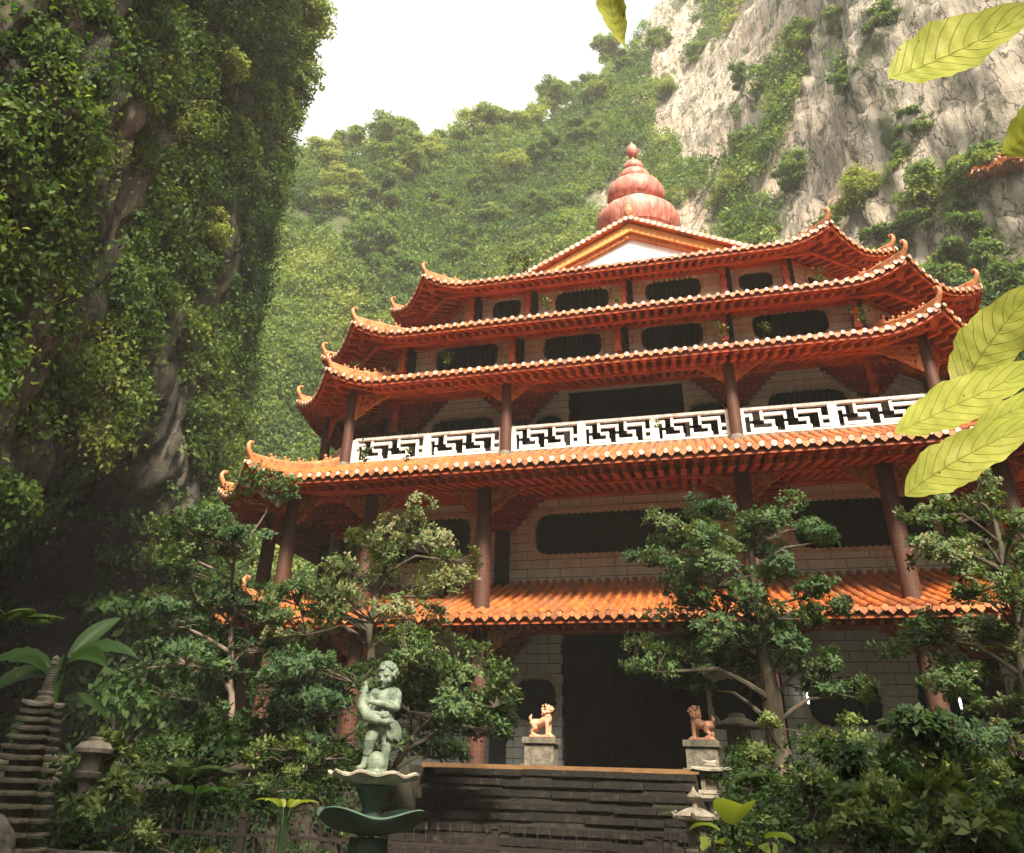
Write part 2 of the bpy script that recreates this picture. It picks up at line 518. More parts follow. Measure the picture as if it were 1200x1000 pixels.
def leaves(P, Nn, T, L, W, droop=0.15):
    """one folded rhombic leaf (two triangles-pairs as a quad) per row"""
    S = unit(np.cross(Nn, T))
    L = np.asarray(L)[:, None]
    W = np.asarray(W)[:, None]
    a = P
    c = P + T * L - Nn * (L * droop)
    mid = P + T * (L * 0.48) + Nn * (W * 0.18)
    b = mid + S * W * 0.5
    d = mid - S * W * 0.5
    V = np.stack([a, b, c, d], 1).reshape(-1, 3)
    F = np.arange(len(P) * 4).reshape(-1, 4)
    return V, F

def clump_cloud(cen, rad, nor, n_each, leaf, seed=0, flat=1.0, updroop=0.4):
    """leaf-sized faces filling lumpy clumps"""
    g = np.random.default_rng(seed)
    k = len(cen)
    idx = np.repeat(np.arange(k), n_each)
    d = unit(g.normal(size=(len(idx), 3)) + nor[idx] * 0.55 + np.array([0, 0, 0.35]))
    lob = 0.75 + 0.45 * vnoise(d * 2.3 + cen[idx] * 1.7, seed) + 0.2 * vnoise(d * 6 + cen[idx], seed + 5)
    u = 0.55 + 0.45 * g.random(len(idx)) ** 0.5
    rr = rad[idx] * lob * u
    off = d * rr[:, None]
    off[:, 2] *= flat
    P = cen[idx] + off
    Nn = unit(d * 0.6 + g.normal(size=d.shape) * 0.55 + np.array([0, 0, 0.5]))
    T = unit(np.cross(Nn, g.normal(size=d.shape)) + np.array([0, 0, -updroop]))
    Nn = unit(Nn - T * np.sum(Nn * T, 1, keepdims=True))
    L = leaf * (0.6 + 0.8 * g.random(len(idx)))
    return P, Nn, T, L, idx, g

# ------------------------------------------------------------------ cliffs
def resample(pts, n):
    pts = np.array(pts, float)
    d = np.r_[0, np.cumsum(np.linalg.norm(np.diff(pts[:, :2], axis=0), axis=1))]
    t = np.linspace(0, d[-1], n)
    out = np.stack([np.interp(t, d, pts[:, i]) for i in range(pts.shape[1])], 1)
    k = max(3, n // 14)
    ker = np.hanning(k + 2)[1:-1]
    ker /= ker.sum()
    for i in range(pts.shape[1]):
        p = np.pad(out[:, i], k, mode='edge')
        q = np.convolve(p, ker, 'same')[k:-k]
        out[:, i] = q
    return out

def make_cliff(name, ctrl, ns, ntt, mat, amp, seed, under=None, crag=0.0):
    """ctrl rows: x, y, height, lean (set-back per metre of height)"""
    S = resample(ctrl, ns)
    tan = np.gradient(S[:, :2], axis=0)
    tan = unit(tan)
    nor = np.stack([tan[:, 1], -tan[:, 0]], 1)
    to = np.array([4.0, -25.0]) - S[:, :2]
    nor *= np.sign(np.sum(np.sign(np.sum(nor * to, 1))))
    t = np.linspace(0, 1, ntt)
    H = S[:, 2][:, None] * t[None, :] - 1.0
    base = S[:, None, :2] - nor[:, None, :] * (S[:, 3][:, None] * np.maximum(H, 0))[..., None]
    P = np.concatenate([base, H[..., None]], 2)
    a = fbm(P * np.array([0.10, 0.10, 0.045]), 4, seed)
    b = fbm(P * np.array([0.42, 0.42, 0.11]), 4, seed + 3)
    c = fbm(P * np.array([1.3, 1.3, 0.5]), 3, seed + 9)
    disp = amp * (1.0 * a + 0.42 * np.abs(b) * 1.6 - 0.2 + 0.16 * c)
    if crag:
        r1 = 1 - np.abs(fbm(P * np.array([0.55, 0.55, 0.09]), 4, seed + 31)) * 3.2
        r2 = 1 - np.abs(fbm(P * np.array([1.7, 1.7, 0.35]), 3, seed + 37)) * 3.0
        led = fbm(P * np.array([0.25, 0.25, 1.1]), 3, seed + 41)
        r3 = fbm(P * np.array([2.2, 2.2, 0.28]), 3, seed + 47)
        disp = disp - crag * (0.42 * np.clip(r1, 0, 1) ** 2 + 0.34 * np.clip(r2, 0, 1) ** 2) + crag * (0.16 * led + 0.42 * r3)
    if under is not None:
        disp = disp + under(S, H)
    P[..., :2] += nor[:, None, :] * disp[..., None]
    P[..., 2] += amp * 0.25 * c
    V = P.reshape(-1, 3)
    I = np.arange(ns * ntt).reshape(ns, ntt)
    F = np.stack([I[:-1, :-1], I[1:, :-1], I[1:, 1:], I[:-1, 1:]], -1).reshape(-1, 4)
    o = np_mesh(name, V, F, mat, smooth=True)
    tag(o, kind='structure')
    # per-point normals for planting
    du = np.gradient(P, axis=0)
    dv = np.gradient(P, axis=1)
    nn = unit(np.cross(du, dv))
    sg = np.sign(np.sum(nn[..., :2] * nor[:, None, :], -1, keepdims=True))
    return P, nn * np.where(sg == 0, 1, sg)

def undercut(S, H):
    # cave mouth under the overhang low on the left cliff
    y = S[:, 1][:, None]
    k = np.exp(-((y - 4.0) / 11.0) ** 2)
    return -k * 7.5 * (1 - 1 / (1 + np.exp(-(H - 9.5 - 3.0 * np.sin(y * 0.35)) / 0.8))) - 1.0 * (H < 7)

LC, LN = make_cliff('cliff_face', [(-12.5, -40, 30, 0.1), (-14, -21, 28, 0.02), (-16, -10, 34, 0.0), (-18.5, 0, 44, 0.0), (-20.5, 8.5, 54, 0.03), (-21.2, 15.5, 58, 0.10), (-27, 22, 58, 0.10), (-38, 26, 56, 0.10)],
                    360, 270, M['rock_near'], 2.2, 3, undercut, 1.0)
make_cliff('unseen_gorge_wall', [(38, -60, 34, 0.2), (26, -66, 28, 0.2), (10, -66, 26, 0.2), (-6, -60, 26, 0.2), (-14, -44, 32, 0.1)], 60, 40, M['rock_near'], 2.4, 5)  # unseen wall added behind the camera to cut low skylight from the front
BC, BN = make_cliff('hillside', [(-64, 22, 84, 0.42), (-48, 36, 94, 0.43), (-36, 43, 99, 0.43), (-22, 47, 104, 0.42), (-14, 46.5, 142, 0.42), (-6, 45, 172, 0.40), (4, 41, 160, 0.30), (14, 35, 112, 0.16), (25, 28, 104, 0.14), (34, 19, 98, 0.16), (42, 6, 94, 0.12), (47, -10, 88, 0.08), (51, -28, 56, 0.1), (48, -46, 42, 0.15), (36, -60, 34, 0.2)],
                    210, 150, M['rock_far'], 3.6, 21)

def plant_cliff(name, Pg, Ng, n, rmin, rmax, per, leaf, seed, thresh, freq, bare=None, label=None, hmin=0, keep=None, lm='leaf_cliff'):
    g = np.random.default_rng(seed)
    P = Pg.reshape(-1, 3)
    Nn = Ng.reshape(-1, 3)
    q = fbm(P * np.array(freq), 4, seed)
    ledge = Nn[:, 2] * 1.2
    score = q + 0.35 * ledge + 0.12 * g.normal(size=len(P))
    ok = (score > thresh) & (P[:, 2] > hmin)
    if bare:
        for (x, y, z, r, rz) in bare:
            d = ((P[:, 0] - x) / r) ** 2 + ((P[:, 1] - y) / (r * 1.6)) ** 2 + ((P[:, 2] - z) / rz) ** 2
            ok &= d > 1 + 0.5 * vnoise(P * 0.5, seed + 2)
    if keep is not None:
        ok &= keep(P)
    ids = np.nonzero(ok)[0]
    ids = g.choice(ids, size=min(n, len(ids)), replace=False)
    cen = P[ids] + Nn[ids] * rmin * 0.3
    rad = rmin + (rmax - rmin) * g.random(len(ids)) ** 2
    LP, LNn, LT, LL, idx, g = clump_cloud(cen, rad, Nn[ids], per, leaf, seed, 0.75)
    V, F = leaves(LP, LNn, LT, LL, LL * 0.55)
    ct = np.clip(0.42 + 0.95 * fbm(cen * 0.075, 4, seed + 4) + 0.17 * g.normal(size=len(cen)), 0, 1)
    tint = np.clip(ct[idx] + 0.13 * g.normal(size=len(idx)), 0, 1)
    o = np_mesh(name, V, F, M[lm], tint=np.repeat(tint, 4))
    tag(o, label, 'foliage', kind='stuff')
    return o

plant_cliff('cliff_foliage', LC, LN, 6200, 0.5, 1.9, 100, 0.22, 11, -0.26, bare=[(-17.4, -5.7, 23.7, 1.94, 4.88), (-18.6, -3.7, 21.8, 1.78, 4.39), (-18.0, -4.0, 18.1, 1.62, 3.9), (-20.1, 4.4, 22.0, 0.96, 2.62), (-20.0, 4.4, 17.5, 1.2, 3.0), (-20.7, 5.6, 14.9, 1.08, 2.62), (-18.4, -2.3, 10.5, 1.32, 3.0), (-17.5, -5.7, 11.7, 1.2, 3.0), (-20.3, 2.5, 31.4, 0.96, 2.25), (-16.9, -7.3, 26.2, 1.9, 4.5)], keep=lambda P: P[:, 1] > -24, freq=(0.13, 0.13, 0.07), label='green shrubs and creepers hanging over the dark left cliff')
plant_cliff('hillside_foliage', BC, BN, 10500, 1.2, 3.4, 80, 0.48, 12, -0.55, bare=[(4.2, 80.0, 82.7, 3.5, 9), (10.8, 66.6, 77.5, 3, 7), (16.5, 50.3, 63.2, 4, 8), (19.3, 43.2, 54.4, 4, 9), (23.9, 39.3, 53.2, 4, 9), (14.2, 52.1, 56.0, 3, 6), (-5.7, 107.3, 110.7, 2.5, 7), (24.0, 37.6, 46.2, 3, 6), (-4.0, 88.3, 80.3, 2.5, 7), (20.3, 42.9, 65.1, 3, 5), (-16.9, 98.9, 85.0, 3, 5)], keep=lambda P: (P[:, 1] > 12) & (P[:, 0] < 38) & (fbm(P * np.array([0.08, 0.08, 0.05]), 3, 77) * 1.4 + 0.55 - np.clip((P[:, 0] + 12) / 13, 0, 1) * 0.80 > 0), freq=(0.075, 0.075, 0.035), lm='leaf_hill', label='hazy green scrub covering the tall hillside behind the temple')

# ------------------------------------------------------------------ ground, terrace, stairs
def ground_height(X, Y):
    bed = np.clip((np.maximum(np.abs(X + 0.05) - 2.75, 0)) / 0.5, 0, 1)
    rise = np.clip((Y + 15.0) / 8.0, 0, 1) * 1.9 + np.clip((Y + 14.6) / 0.4, 0, 1) * 0.45
    return bed * rise + 0.12 * fbm(np.stack([X, Y, 0 * X], -1) * 0.6, 3, 4) * bed
gx = np.unique(np.r_[np.linspace(-200, -20, 14), np.linspace(-20, 20, 121), np.linspace(20, 200, 14)])
gy = np.unique(np.r_[np.linspace(-150, -22, 12), np.linspace(-22, 0, 81), np.linspace(0, 220, 16)])
GX, GY = np.meshgrid(gx, gy, indexing='ij')
GZ = ground_height(GX, GY)
GV = np.stack([GX, GY, GZ], -1).reshape(-1, 3)
I = np.arange(len(gx) * len(gy)).reshape(len(gx), len(gy))
GF = np.stack([I[:-1, :-1], I[1:, :-1], I[1:, 1:], I[:-1, 1:]], -1).reshape(-1, 4)
tag(np_mesh('ground', GV, GF, M['soil'], smooth=True), kind='structure')

mb = MB()
mb.box((0, 5.2, 1.15), (30, 22.4, 2.5))
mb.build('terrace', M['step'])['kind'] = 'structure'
SXC, SW = -0.1, 5.0
mb = MB()
nst = 13
nos = MB()
for k in range(nst):
    z1 = 2.33 - k * 0.175
    y1 = -6.02 - k * 0.34
    mb.box((SXC, y1 - 0.19, z1 / 2 - 0.13), (SW - 0.01 * k, 0.40, z1 + 0.1))
    xb = SXC - SW / 2
    while xb < SXC + SW / 2 - 0.05:
        wb = min(random.uniform(0.45, 1.0), SXC + SW / 2 - xb)
        nos.box((xb + wb / 2, y1 - 0.2 + random.uniform(-0.025, 0.025), z1 - 0.03 + random.uniform(-0.016, 0.012)), (wb - random.uniform(0.006, 0.03), 0.46, 0.10), random.uniform(-0.012, 0.012))
        xb += wb
mb.use(1); mb.add(nos.v, nos.f)
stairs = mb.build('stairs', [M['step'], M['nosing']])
tag(stairs, 'dark mossy stone stairs climbing to the temple doorway', 'stairs')
mb = MB()
mb.box((SXC, -6.09, 2.395), (SW + 0.7, 0.34, 0.075))
mb.build('top_edge', M['stepedge'], stairs)

# ------------------------------------------------------------------ temple
temple = thing('temple', 'five-tiered temple with orange tiled eaves and pink gourd spire', 'temple')
YC = 9.5

def octagon(xf, yf, ch):
    yb = 2 * YC - yf
    return [Vector(p) for p in ((-xf, yf), (xf, yf), (xf + ch, yf + ch), (xf + ch, yb - ch), (xf, yb), (-xf, yb), (-xf - ch, yb - ch), (-xf - ch, yf + ch))]

def lerp(a, b, t):
    return a + (b - a) * t

O1, I1, W1 = octagon(10.9, -1.0, 2.45), octagon(9.4, 2.42, 1.7), octagon(9.4, 2.5, 1.6)
O2, I2 = octagon(11.15, -1.8, 2.45), octagon(9.95, 2.62, 1.9)
O3, W3 = octagon(10.3, 0.95, 2.5), octagon(8.4, 4.5, 2.0)
O4, W4 = octagon(9.87, 1.6, 2.5), octagon(8.5, 3.55, 2.2)
O5, W5 = octagon(8.15, 4.1, 2.45), octagon(6.6, 6.0, 2.3)
I5 = octagon(5.5, 8.2, 1.8)
I3, I4 = octagon(8.5, 3.47, 2.2), octagon(6.6, 5.92, 2.3)
RISE, HORN = 0.56, 0.56

def eave(O, I, S, zo, zi, zs, sag=0.10, capm='cap'):
    sheet, caps, under, raf, tips, fascia, drips = MB(), MB(), MB(), MB(), MB(), MB(), MB()
    nrow = max(4, int((Vector((I[0].x, I[0].y)) - O[0]).length / 0.42))
    rr = lambda d: RISE * max(0.0, 1 - d / 2.0) ** 2
    for k in range(8):
        a, b = O[k], O[(k + 1) % 8]
        ia, ib = I[k], I[(k + 1) % 8]
        sa, sb = S[k], S[(k + 1) % 8]
        L = (b - a).length
        tg = (b - a).normalized()
        on = Vector((tg.y, -tg.x))
        nr = max(4, round(L / 0.32))
        def out(u):
            d = min(u * L, (1 - u) * L)
            r = rr(d)
            p = lerp(a, b, u) + on * (0.25 * r)
            return p, r
        def prof(u, t):
            p, r = out(u)
            q = lerp(ia, ib, u)
            z = zo + (zi - zo) * t - sag * math.sin(math.pi * t) + r * (1 - t) ** 2
            pq = lerp(p, q, t)
            return Vector((pq.x, pq.y, z))
        # pan rows, each lapping over the next
        us = [j / nr for j in range(nr + 1)]
        for i in range(nrow):
            t0, t1 = i / nrow, (i + 1) / nrow
            base = len(sheet.v)
            for u in us:
                p0, p1 = prof(u, t0), prof(u, t1)
                sheet.v += [tuple(p0 + Vector((0, 0, 0.0))), tuple(p0 + Vector((0, 0, 0.05))), tuple(p1 + Vector((0, 0, 0.012)))]
            for j in range(nr):
                c = base + 3 * j
                sheet.f += [(c, c + 3, c + 4, c + 1), (c + 1, c + 4, c + 5, c + 2)]
        # half-round ribs
        t3 = Vector((tg.x, tg.y, 0))
        for j in range(nr + 1):
            u = us[j] if 0 < j < nr else (0.004 if j == 0 else 0.996)
            base = len(sheet.v)
            m = nrow * 2 + 1
            for i in range(m):
                c = prof(u, i / (m - 1))
                rad = 0.085 + (0.012 if i % 2 == 0 else -0.006)
                for q in range(6):
                    th = math.pi * q / 5
                    sheet.v.append(tuple(c + t3 * (math.cos(th) * rad) + Vector((0, 0, 0.03 + math.sin(th) * rad * 1.25))))
            for i in range(m - 1):
                for q in range(5):
                    x = base + i * 6 + q
                    sheet.f.append((x, x + 1, x + 7, x + 6))
            # round end cap and hanging drip tile
            c = prof(u, 0) + Vector((0, 0, 0.055))
            o3 = Vector((on.x, on.y, 0))
            cr = 0.076 + random.uniform(-0.012, 0.008)
            c = c + t3 * random.uniform(-0.012, 0.012) + Vector((0, 0, random.uniform(-0.014, 0.01)))
            ring0 = [c + t3 * (math.cos(2 * math.pi * q / 9) * cr) + Vector((0, 0, math.sin(2 * math.pi * q / 9) * cr)) + o3 * 0.0 for q in range(9)]
            ring1 = [p + o3 * 0.05 for p in ring0]
            caps.add(ring0 + ring1, [tuple(range(9)), tuple(range(17, 8, -1))] + [(q, (q + 1) % 9, 9 + (q + 1) % 9, 9 + q) for q in range(9)])
            if j < nr:
                um = (us[j] + us[j + 1]) / 2
                c = prof(um, 0) + o3 * 0.015
                hw = L / nr / 2 - 0.06
                pts = [(-hw, 0.06), (hw, 0.06), (hw * 0.9, -0.03), (0, -0.11), (-hw * 0.9, -0.03)]
                fr = [c + t3 * x + Vector((0, 0, z)) + o3 * 0.02 for x, z in pts]
                bk = [p - o3 * 0.03 for p in fr]
                drips.add(fr + bk, [(0, 1, 2, 3, 4), (9, 8, 7, 6, 5)] + [(q, (q + 1) % 5, 5 + (q + 1) % 5, 5 + q) for q in range(5)])
        # fascia board, soffit, two layers of rafters
        ns = max(6, int(L / 0.5))
        base = len(under.v)
        fb = len(fascia.v)
        for j in range(ns + 1):
            u = j / ns
            p, r = out(u)
            q = lerp(sa, sb, u)
            under.v += [(p.x, p.y, zo + r - 0.06), ((p.x + q.x) / 2, (p.y + q.y) / 2, (zo - 0.06 + zs) / 2 + r * 0.3), (q.x, q.y, zs)]
            pi = p - on * 0.06
            pj = p - on * 0.12
            fascia.v += [(pi.x, pi.y, zo + r - 0.02), (pi.x, pi.y, zo + r - 0.17), (pj.x, pj.y, zo + r - 0.17), (pj.x, pj.y, zo + r - 0.02)]
        for j in range(ns):
            c = base + 3 * j
            under.f += [(c, c + 3, c + 4, c + 1), (c + 1, c + 4, c + 5, c + 2)]
            c = fb + 4 * j
            fascia.f += [(c, c + 4, c + 5, c + 1), (c + 1, c + 5, c + 6, c + 2), (c + 2, c + 6, c + 7, c + 3)]
        nf = max(4, round(L / 0.34))
        for j in range(nf + 1):
            u = min(max(j / nf, 0.01), 0.99)
            p, r = out(u)
            q = lerp(sa, sb, u)
            p3 = Vector((p.x, p.y, zo + r - 0.14))
            q3 = Vector((q.x, q.y, zs - 0.08))
            dd = (q3 - p3)
            ln = dd.length
            dn = dd / ln
            A0, A1 = p3 + dn * 0.14, p3 + dn * min(1.0, ln)
            raf.bar(A0, A1, 0.15, 0.13)
            B0, B1 = p3 + dn * min(0.62, ln * 0.5) + Vector((0, 0, -0.13)), q3 + Vector((0, 0, -0.11))
            raf.bar(B0, B1, 0.16, 0.14)
            for E0 in (A0, B0):
                tips.bar(E0 - dn * 0.02, E0 + dn * 0.01, 0.075, 0.075)
        # purlin boards carrying the rafters
        for tt, zz in ((0.42, -0.19), (0.86, -0.22)):
            m0, m1 = lerp(a, sa, tt), lerp(b, sb, tt)
            zm = (zo - 0.14) + (zs - 0.08 - zo + 0.14) * tt + zz
            raf.bar((m0.x, m0.y, zm), (m1.x, m1.y, zm), 0.14, 0.11)
    sheet.use(1); sheet.add(caps.v, caps.f)
    sheet.use(2); sheet.add(drips.v, drips.f)
    roof = sheet.build('eave_roof', [M['tile'], M[capm], M['capo']], temple, smooth=False)
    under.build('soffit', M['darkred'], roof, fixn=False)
    raf.use(1); raf.add(tips.v, tips.f)
    raf.build('rafters', [M['red'], M['dot']], roof)
    fascia.build('fascia', M['red'], roof)
    # hips
    for k in range(8):
        a, ia = O[k], I[k]
        ta, tb = (O[(k + 1) % 8] - a).normalized(), (a - O[k - 1]).normalized()
        outd = (a - ia).normalized()
        path, rad = [], []
        for i in range(11):
            t = 1 - i / 10
            p = lerp(a, ia, t)
            z = zo + (zi - zo) * t - sag * math.sin(math.pi * t) + RISE * (1 - t) ** 2 + 0.15
            path.append(Vector((p.x, p.y, z)))
            rad.append(0.12)
        rm = MB()
        for p, q in zip(path, path[1:]):
            rm.bar(p, q, 0.20, 0.26)
        rm.tube([p + Vector((0, 0, 0.15)) for p in path], 0.085, 8)
        hip = rm.build('hip_ridge', M['ridge'], temple, smooth=False)
        # curled horn
        hm = MB()
        tip = path[-1]
        o3 = Vector((outd.x, outd.y, 0))
        hp = []
        for i in range(12):
            s = i / 11
            ang = -0.35 + s * 3.6
            hp.append(tip + o3 * (0.02 + 0.30 * math.sin(min(ang, 1.9)) * 0.55 - 0.22 * max(0, s - 0.55)) + Vector((0, 0, 0.05 + HORN * (1 - (1 - s) ** 1.35) - 0.28 * max(0, s - 0.78))))
        hm.tube(hp, [0.105 - 0.062 * (i / 11) for i in range(12)], 8)
        hm.tube([hp[-1] - Vector((0.0, 0.0, 0.02)), hp[-1] - o3 * 0.08], [0.075, 0.06], 8)
        hm.build('horn', M['ridge'], hip, smooth=True)
        # under the corner: red shield board
        sm = MB()
        c0 = tip + Vector((0, 0, -0.22)) - o3 * 0.02
        tl = Vector((outd.y, -outd.x, 0))
        sm.add([c0 + tl * 0.30 - o3 * 0.2, c0 - tl * 0.30 - o3 * 0.2, c0 + o3 * 0.05, c0 + tl * 0.10 - o3 * 0.42 + Vector((0, 0, -0.5)), c0 - tl * 0.10 - o3 * 0.42 + Vector((0, 0, -0.5))],
               [(0, 2, 3), (2, 1, 4), (2, 4, 3), (0, 3, 4, 1), (0, 1, 2)])
        sm.build('corner_board', M['red'], hip)
        if k in (0, 1, 2, 7):
            for i, t in enumerate((0.80, 0.66, 0.52, 0.38, 0.24)):
                p = lerp(a, ia, 1 - t)
                zz = zo + (zi - zo) * (1 - t) - sag * math.sin(math.pi * (1 - t)) + RISE * t * t + 0.34
                f = bpy.data.objects.new('ridge_figure', figure_mesh)
                C.objects.link(f)
                f.parent = hip
                f.location = (p.x, p.y, zz)
                f.rotation_euler.z = math.atan2(outd.y, outd.x) + random.uniform(-.3, .3)
                s_ = (0.9 + 0.35 * (i == 4)) * random.uniform(0.85, 1.15)
                f.scale = (s_, s_, s_)
    return roof

def remesh(name, mb, mat, voxel, parent=None, smooth_it=4, loc=None, rotz=0, link_it=True):
    """fuse overlapping solids into one continuous skin"""
    me = bpy.data.meshes.new(name + '_src')
    me.from_pydata([tuple(map(float, v)) for v in mb.v], [], mb.f)
    bm = bmesh.new()
    bm.from_mesh(me)
    bmesh.ops.recalc_face_normals(bm, faces=bm.faces)
    bm.to_mesh(me)
    bm.free()
    o = bpy.data.objects.new(name + '_src', me)
    C.objects.link(o)
    md = o.modifiers.new('fuse', 'REMESH')
    md.mode = 'VOXEL'
    md.voxel_size = voxel
    if smooth_it:
        sm = o.modifiers.new('soften', 'SMOOTH')
        sm.factor = 0.5
        sm.iterations = smooth_it
    dg = bpy.context.evaluated_depsgraph_get()
    me2 = bpy.data.meshes.new_from_object(o.evaluated_get(dg))
    me2.name = name
    bpy.data.objects.remove(o)
    bpy.data.meshes.remove(me)
    me2.materials.clear()
    me2.materials.append(mat)
    me2.polygons.foreach_set("use_smooth", [True] * len(me2.polygons))
    if not link_it:
        return me2
    return link(name, me2, parent, loc, rotz)

def ell(mb, c, r, rot=None, n=14):
    """ellipsoid, optional rotation matrix"""
    vs, fs = [], []
    m = n // 2 + 1
    rt = rot if rot is not None else Matrix.Identity(3)
    for i in range(m + 1):
        ph = math.pi * (i / m - 0.5)
        for k in range(n):
            th = 2 * math.pi * k / n
            p = Vector((r[0] * math.cos(ph) * math.cos(th), r[1] * math.cos(ph) * math.sin(th), r[2] * math.sin(ph)))
            vs.append(Vector(c) + rt @ p)
    for i in range(m):
        for k in range(n):
            fs.append((i * n + k, i * n + (k + 1) % n, (i + 1) * n + (k + 1) % n, (i + 1) * n + k))
    mb.add(vs, fs)

def limb(mb, pts, rad, n=12, steps=5):
    """tapered capsule chain with rounded joints"""
    P2, R2 = [], []
    for i in range(len(pts) - 1):
        for s in range(steps):
            t = s / steps
            P2.append(Vector(pts[i]).lerp(Vector(pts[i + 1]), t))
            R2.append(rad[i] + (rad[i + 1] - rad[i]) * t)
    P2.append(Vector(pts[-1]))
    R2.append(rad[-1])
    mb.tube(P2, R2, n)
    for p, r in zip(pts, rad):
        ell(mb, p, (r, r, r), n=10)

# little roof beast
fm = MB()
ell(fm, (0, 0, 0.05), (0.10, 0.06, 0.07), n=8)
ell(fm, (0.07, 0, 0.14), (0.055, 0.05, 0.06), n=8)
fm.tube([(0.08, 0, 0.05), (0.09, 0, -0.06)], 0.03, 6)
fm.tube([(-0.07, 0, 0.05), (-0.09, 0, -0.06)], 0.035, 6)
fm.tube([(-0.09, 0, 0.06), (-0.15, 0, 0.15), (-0.11, 0, 0.21)], [0.03, 0.03, 0.015], 6)
figure_mesh = bpy.data.meshes.new('ridge_figure')
figure_mesh.from_pydata(fm.v, [], fm.f)
figure_mesh.materials.append(M['ridge'])

eave(O1, I1, octagon(9.4, 2.5, 1.6), 6.06, 7.62, 6.55, capm='capo')
eave(O2, I2, octagon(9.4, 2.5, 1.6), 10.02, 11.98, 10.55, sag=0.16)
eave(O3, I3, octagon(8.5, 3.9, 2.0), 14.42, 15.6, 15.0)
eave(O4, I4, octagon(8.4, 3.6, 2.2), 16.64, 18.3, 17.12)
eave(O5, I5, octagon(6.5, 6.05, 2.3), 20.02, 21.8, 20.6)

def slab(name, Op, z0, z1, mat):
    m = MB()
    m.prism([(p.x, p.y) for p in Op], lambda x, y: (x, y, z0), lambda x, y: (x, y, z1))
    return m.build(name, mat, temple)
slab('storey_floor', octagon(9.9, 2.3, 1.9), 11.75, 11.93, M['stone'])
slab('roof_deck', octagon(5.5, 8.2, 1.8), 21.6, 21.82, M['tile'])
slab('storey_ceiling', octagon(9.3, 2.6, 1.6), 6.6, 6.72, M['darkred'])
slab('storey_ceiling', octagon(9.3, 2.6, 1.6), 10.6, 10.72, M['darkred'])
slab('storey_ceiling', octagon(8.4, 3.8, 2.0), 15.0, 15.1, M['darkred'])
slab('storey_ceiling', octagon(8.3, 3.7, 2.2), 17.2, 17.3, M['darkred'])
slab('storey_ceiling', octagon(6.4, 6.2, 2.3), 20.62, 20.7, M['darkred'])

def window_loop(w_, h_, cut, scal=0.0, per=0.2, grow=0.0):
    """cut-corner opening, its edge drawn in small scallops"""
    hw, hh = w_ / 2 + grow, h_ / 2 + grow
    c = cut + grow * 0.4
    base = [(-hw + c, -hh), (hw - c, -hh), (hw - c * 0.3, -hh + c * 0.3), (hw, -hh + c), (hw, hh - c), (hw - c * 0.3, hh - c * 0.3), (hw - c, hh), (-hw + c, hh), (-hw + c * 0.3, hh - c * 0.3), (-hw, hh - c), (-hw, -hh + c), (-hw + c * 0.3, -hh + c * 0.3)]
    if not scal:
        return base
    out = []
    for i in range(len(base)):
        a, b = Vector(base[i]), Vector(base[(i + 1) % len(base)])
        L = (b - a).length
        n = max(1, round(L / per))
        d = (b - a) / n
        nn = Vector((d.y, -d.x)).normalized()
        for k in range(n):
            p = a + d * k
            out.append(tuple(p))
            for s in (0.25, 0.5, 0.75):
                out.append(tuple(p + d * s + nn * (scal * math.sin(math.pi * s))))
    return out

def wall(p0, p1, z0, z1, wins=(), door=None, th=0.22, mat=None):
    """one wall plane from p0 to p1; wins: (x, z, w, h, cut, scallop, bars) with x in metres from p0"""
    p0, p1 = Vector(p0), Vector(p1)
    L = (p1 - p0).length
    ang = math.atan2(p1.y - p0.y, p1.x - p0.x)
    m = MB()
    holes = []
    for (x, z, w_, h_, cut, sc_, bars) in wins:
        holes.append([(x + a, z + b) for a, b in window_loop(w_, h_, cut, sc_)])
    loop = [(0, z0), (L, z0), (L, z1), (0, z1)]
    if door:
        dx0, dx1, dz = door
        loop = [(0, z0), (dx0, z0), (dx0, dz), (dx1, dz), (dx1, z0), (L, z0), (L, z1), (0, z1)]
    m.prism(loop, lambda x, z: (x, 0, z), lambda x, z: (x, th, z), holes)
    wo = m.build('wall', mat or M['wall'], temple, (p0.x, p0.y, 0), rotz=ang)
    for (x, z, w_, h_, cut, sc_, bars) in wins:
        f = MB()
        inner = window_loop(w_, h_, cut, sc_)
        outer = window_loop(w_, h_, cut, 0, grow=0.15)
        f.prism([(a, b) for a, b in outer], lambda u, v: (u, -0.045, v), lambda u, v: (u, 0.06, v), [inner])
        fo = f.build('window', M['frame'], temple, (p0.x + math.cos(ang) * x, p0.y + math.sin(ang) * x, z), rotz=ang)
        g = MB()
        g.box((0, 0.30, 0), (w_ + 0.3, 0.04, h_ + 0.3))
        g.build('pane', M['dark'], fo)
        if bars:
            q = MB()
            n = max(3, round(w_ / 0.19))
            for k in range(n):
                q.tube([(-w_ / 2 + (k + .5) * w_ / n, 0.2, -h_ / 2), (-w_ / 2 + (k + .5) * w_ / n, 0.2, h_ / 2)], 0.035, 6)
            q.build('window_bars', M['bar'], fo)
    return wo

def walls(W, z0, z1, front=(), door=None, side=()):
    for k in range(8):
        a, b = W[k], W[(k + 1) % 8]
        if k == 0:
            x0 = a.x
            wall(a, b, z0, z1, [(x - x0, z, w_, h_, c, s, br) for x, z, w_, h_, c, s, br in front], (door[0] - x0, door[1] - x0, door[2]) if door else None)
        elif k in (1, 2, 6, 7):
            L = (b - a).length
            if k in (1, 7):
                wall(a, b, z0, z1, [(L / 2, z, w_, h_, c, s, br) for z, w_, h_, c, s, br in side])
            else:
                nn = max(1, int(L / 5))
                wall(a, b, z0, z1, [(L * (i + .5) / nn, z, w_ * 1.4, h_, c, s, br) for z, w_, h_, c, s, br in side for i in range(nn)])
        else:
            wall(a, b, z0, z1)

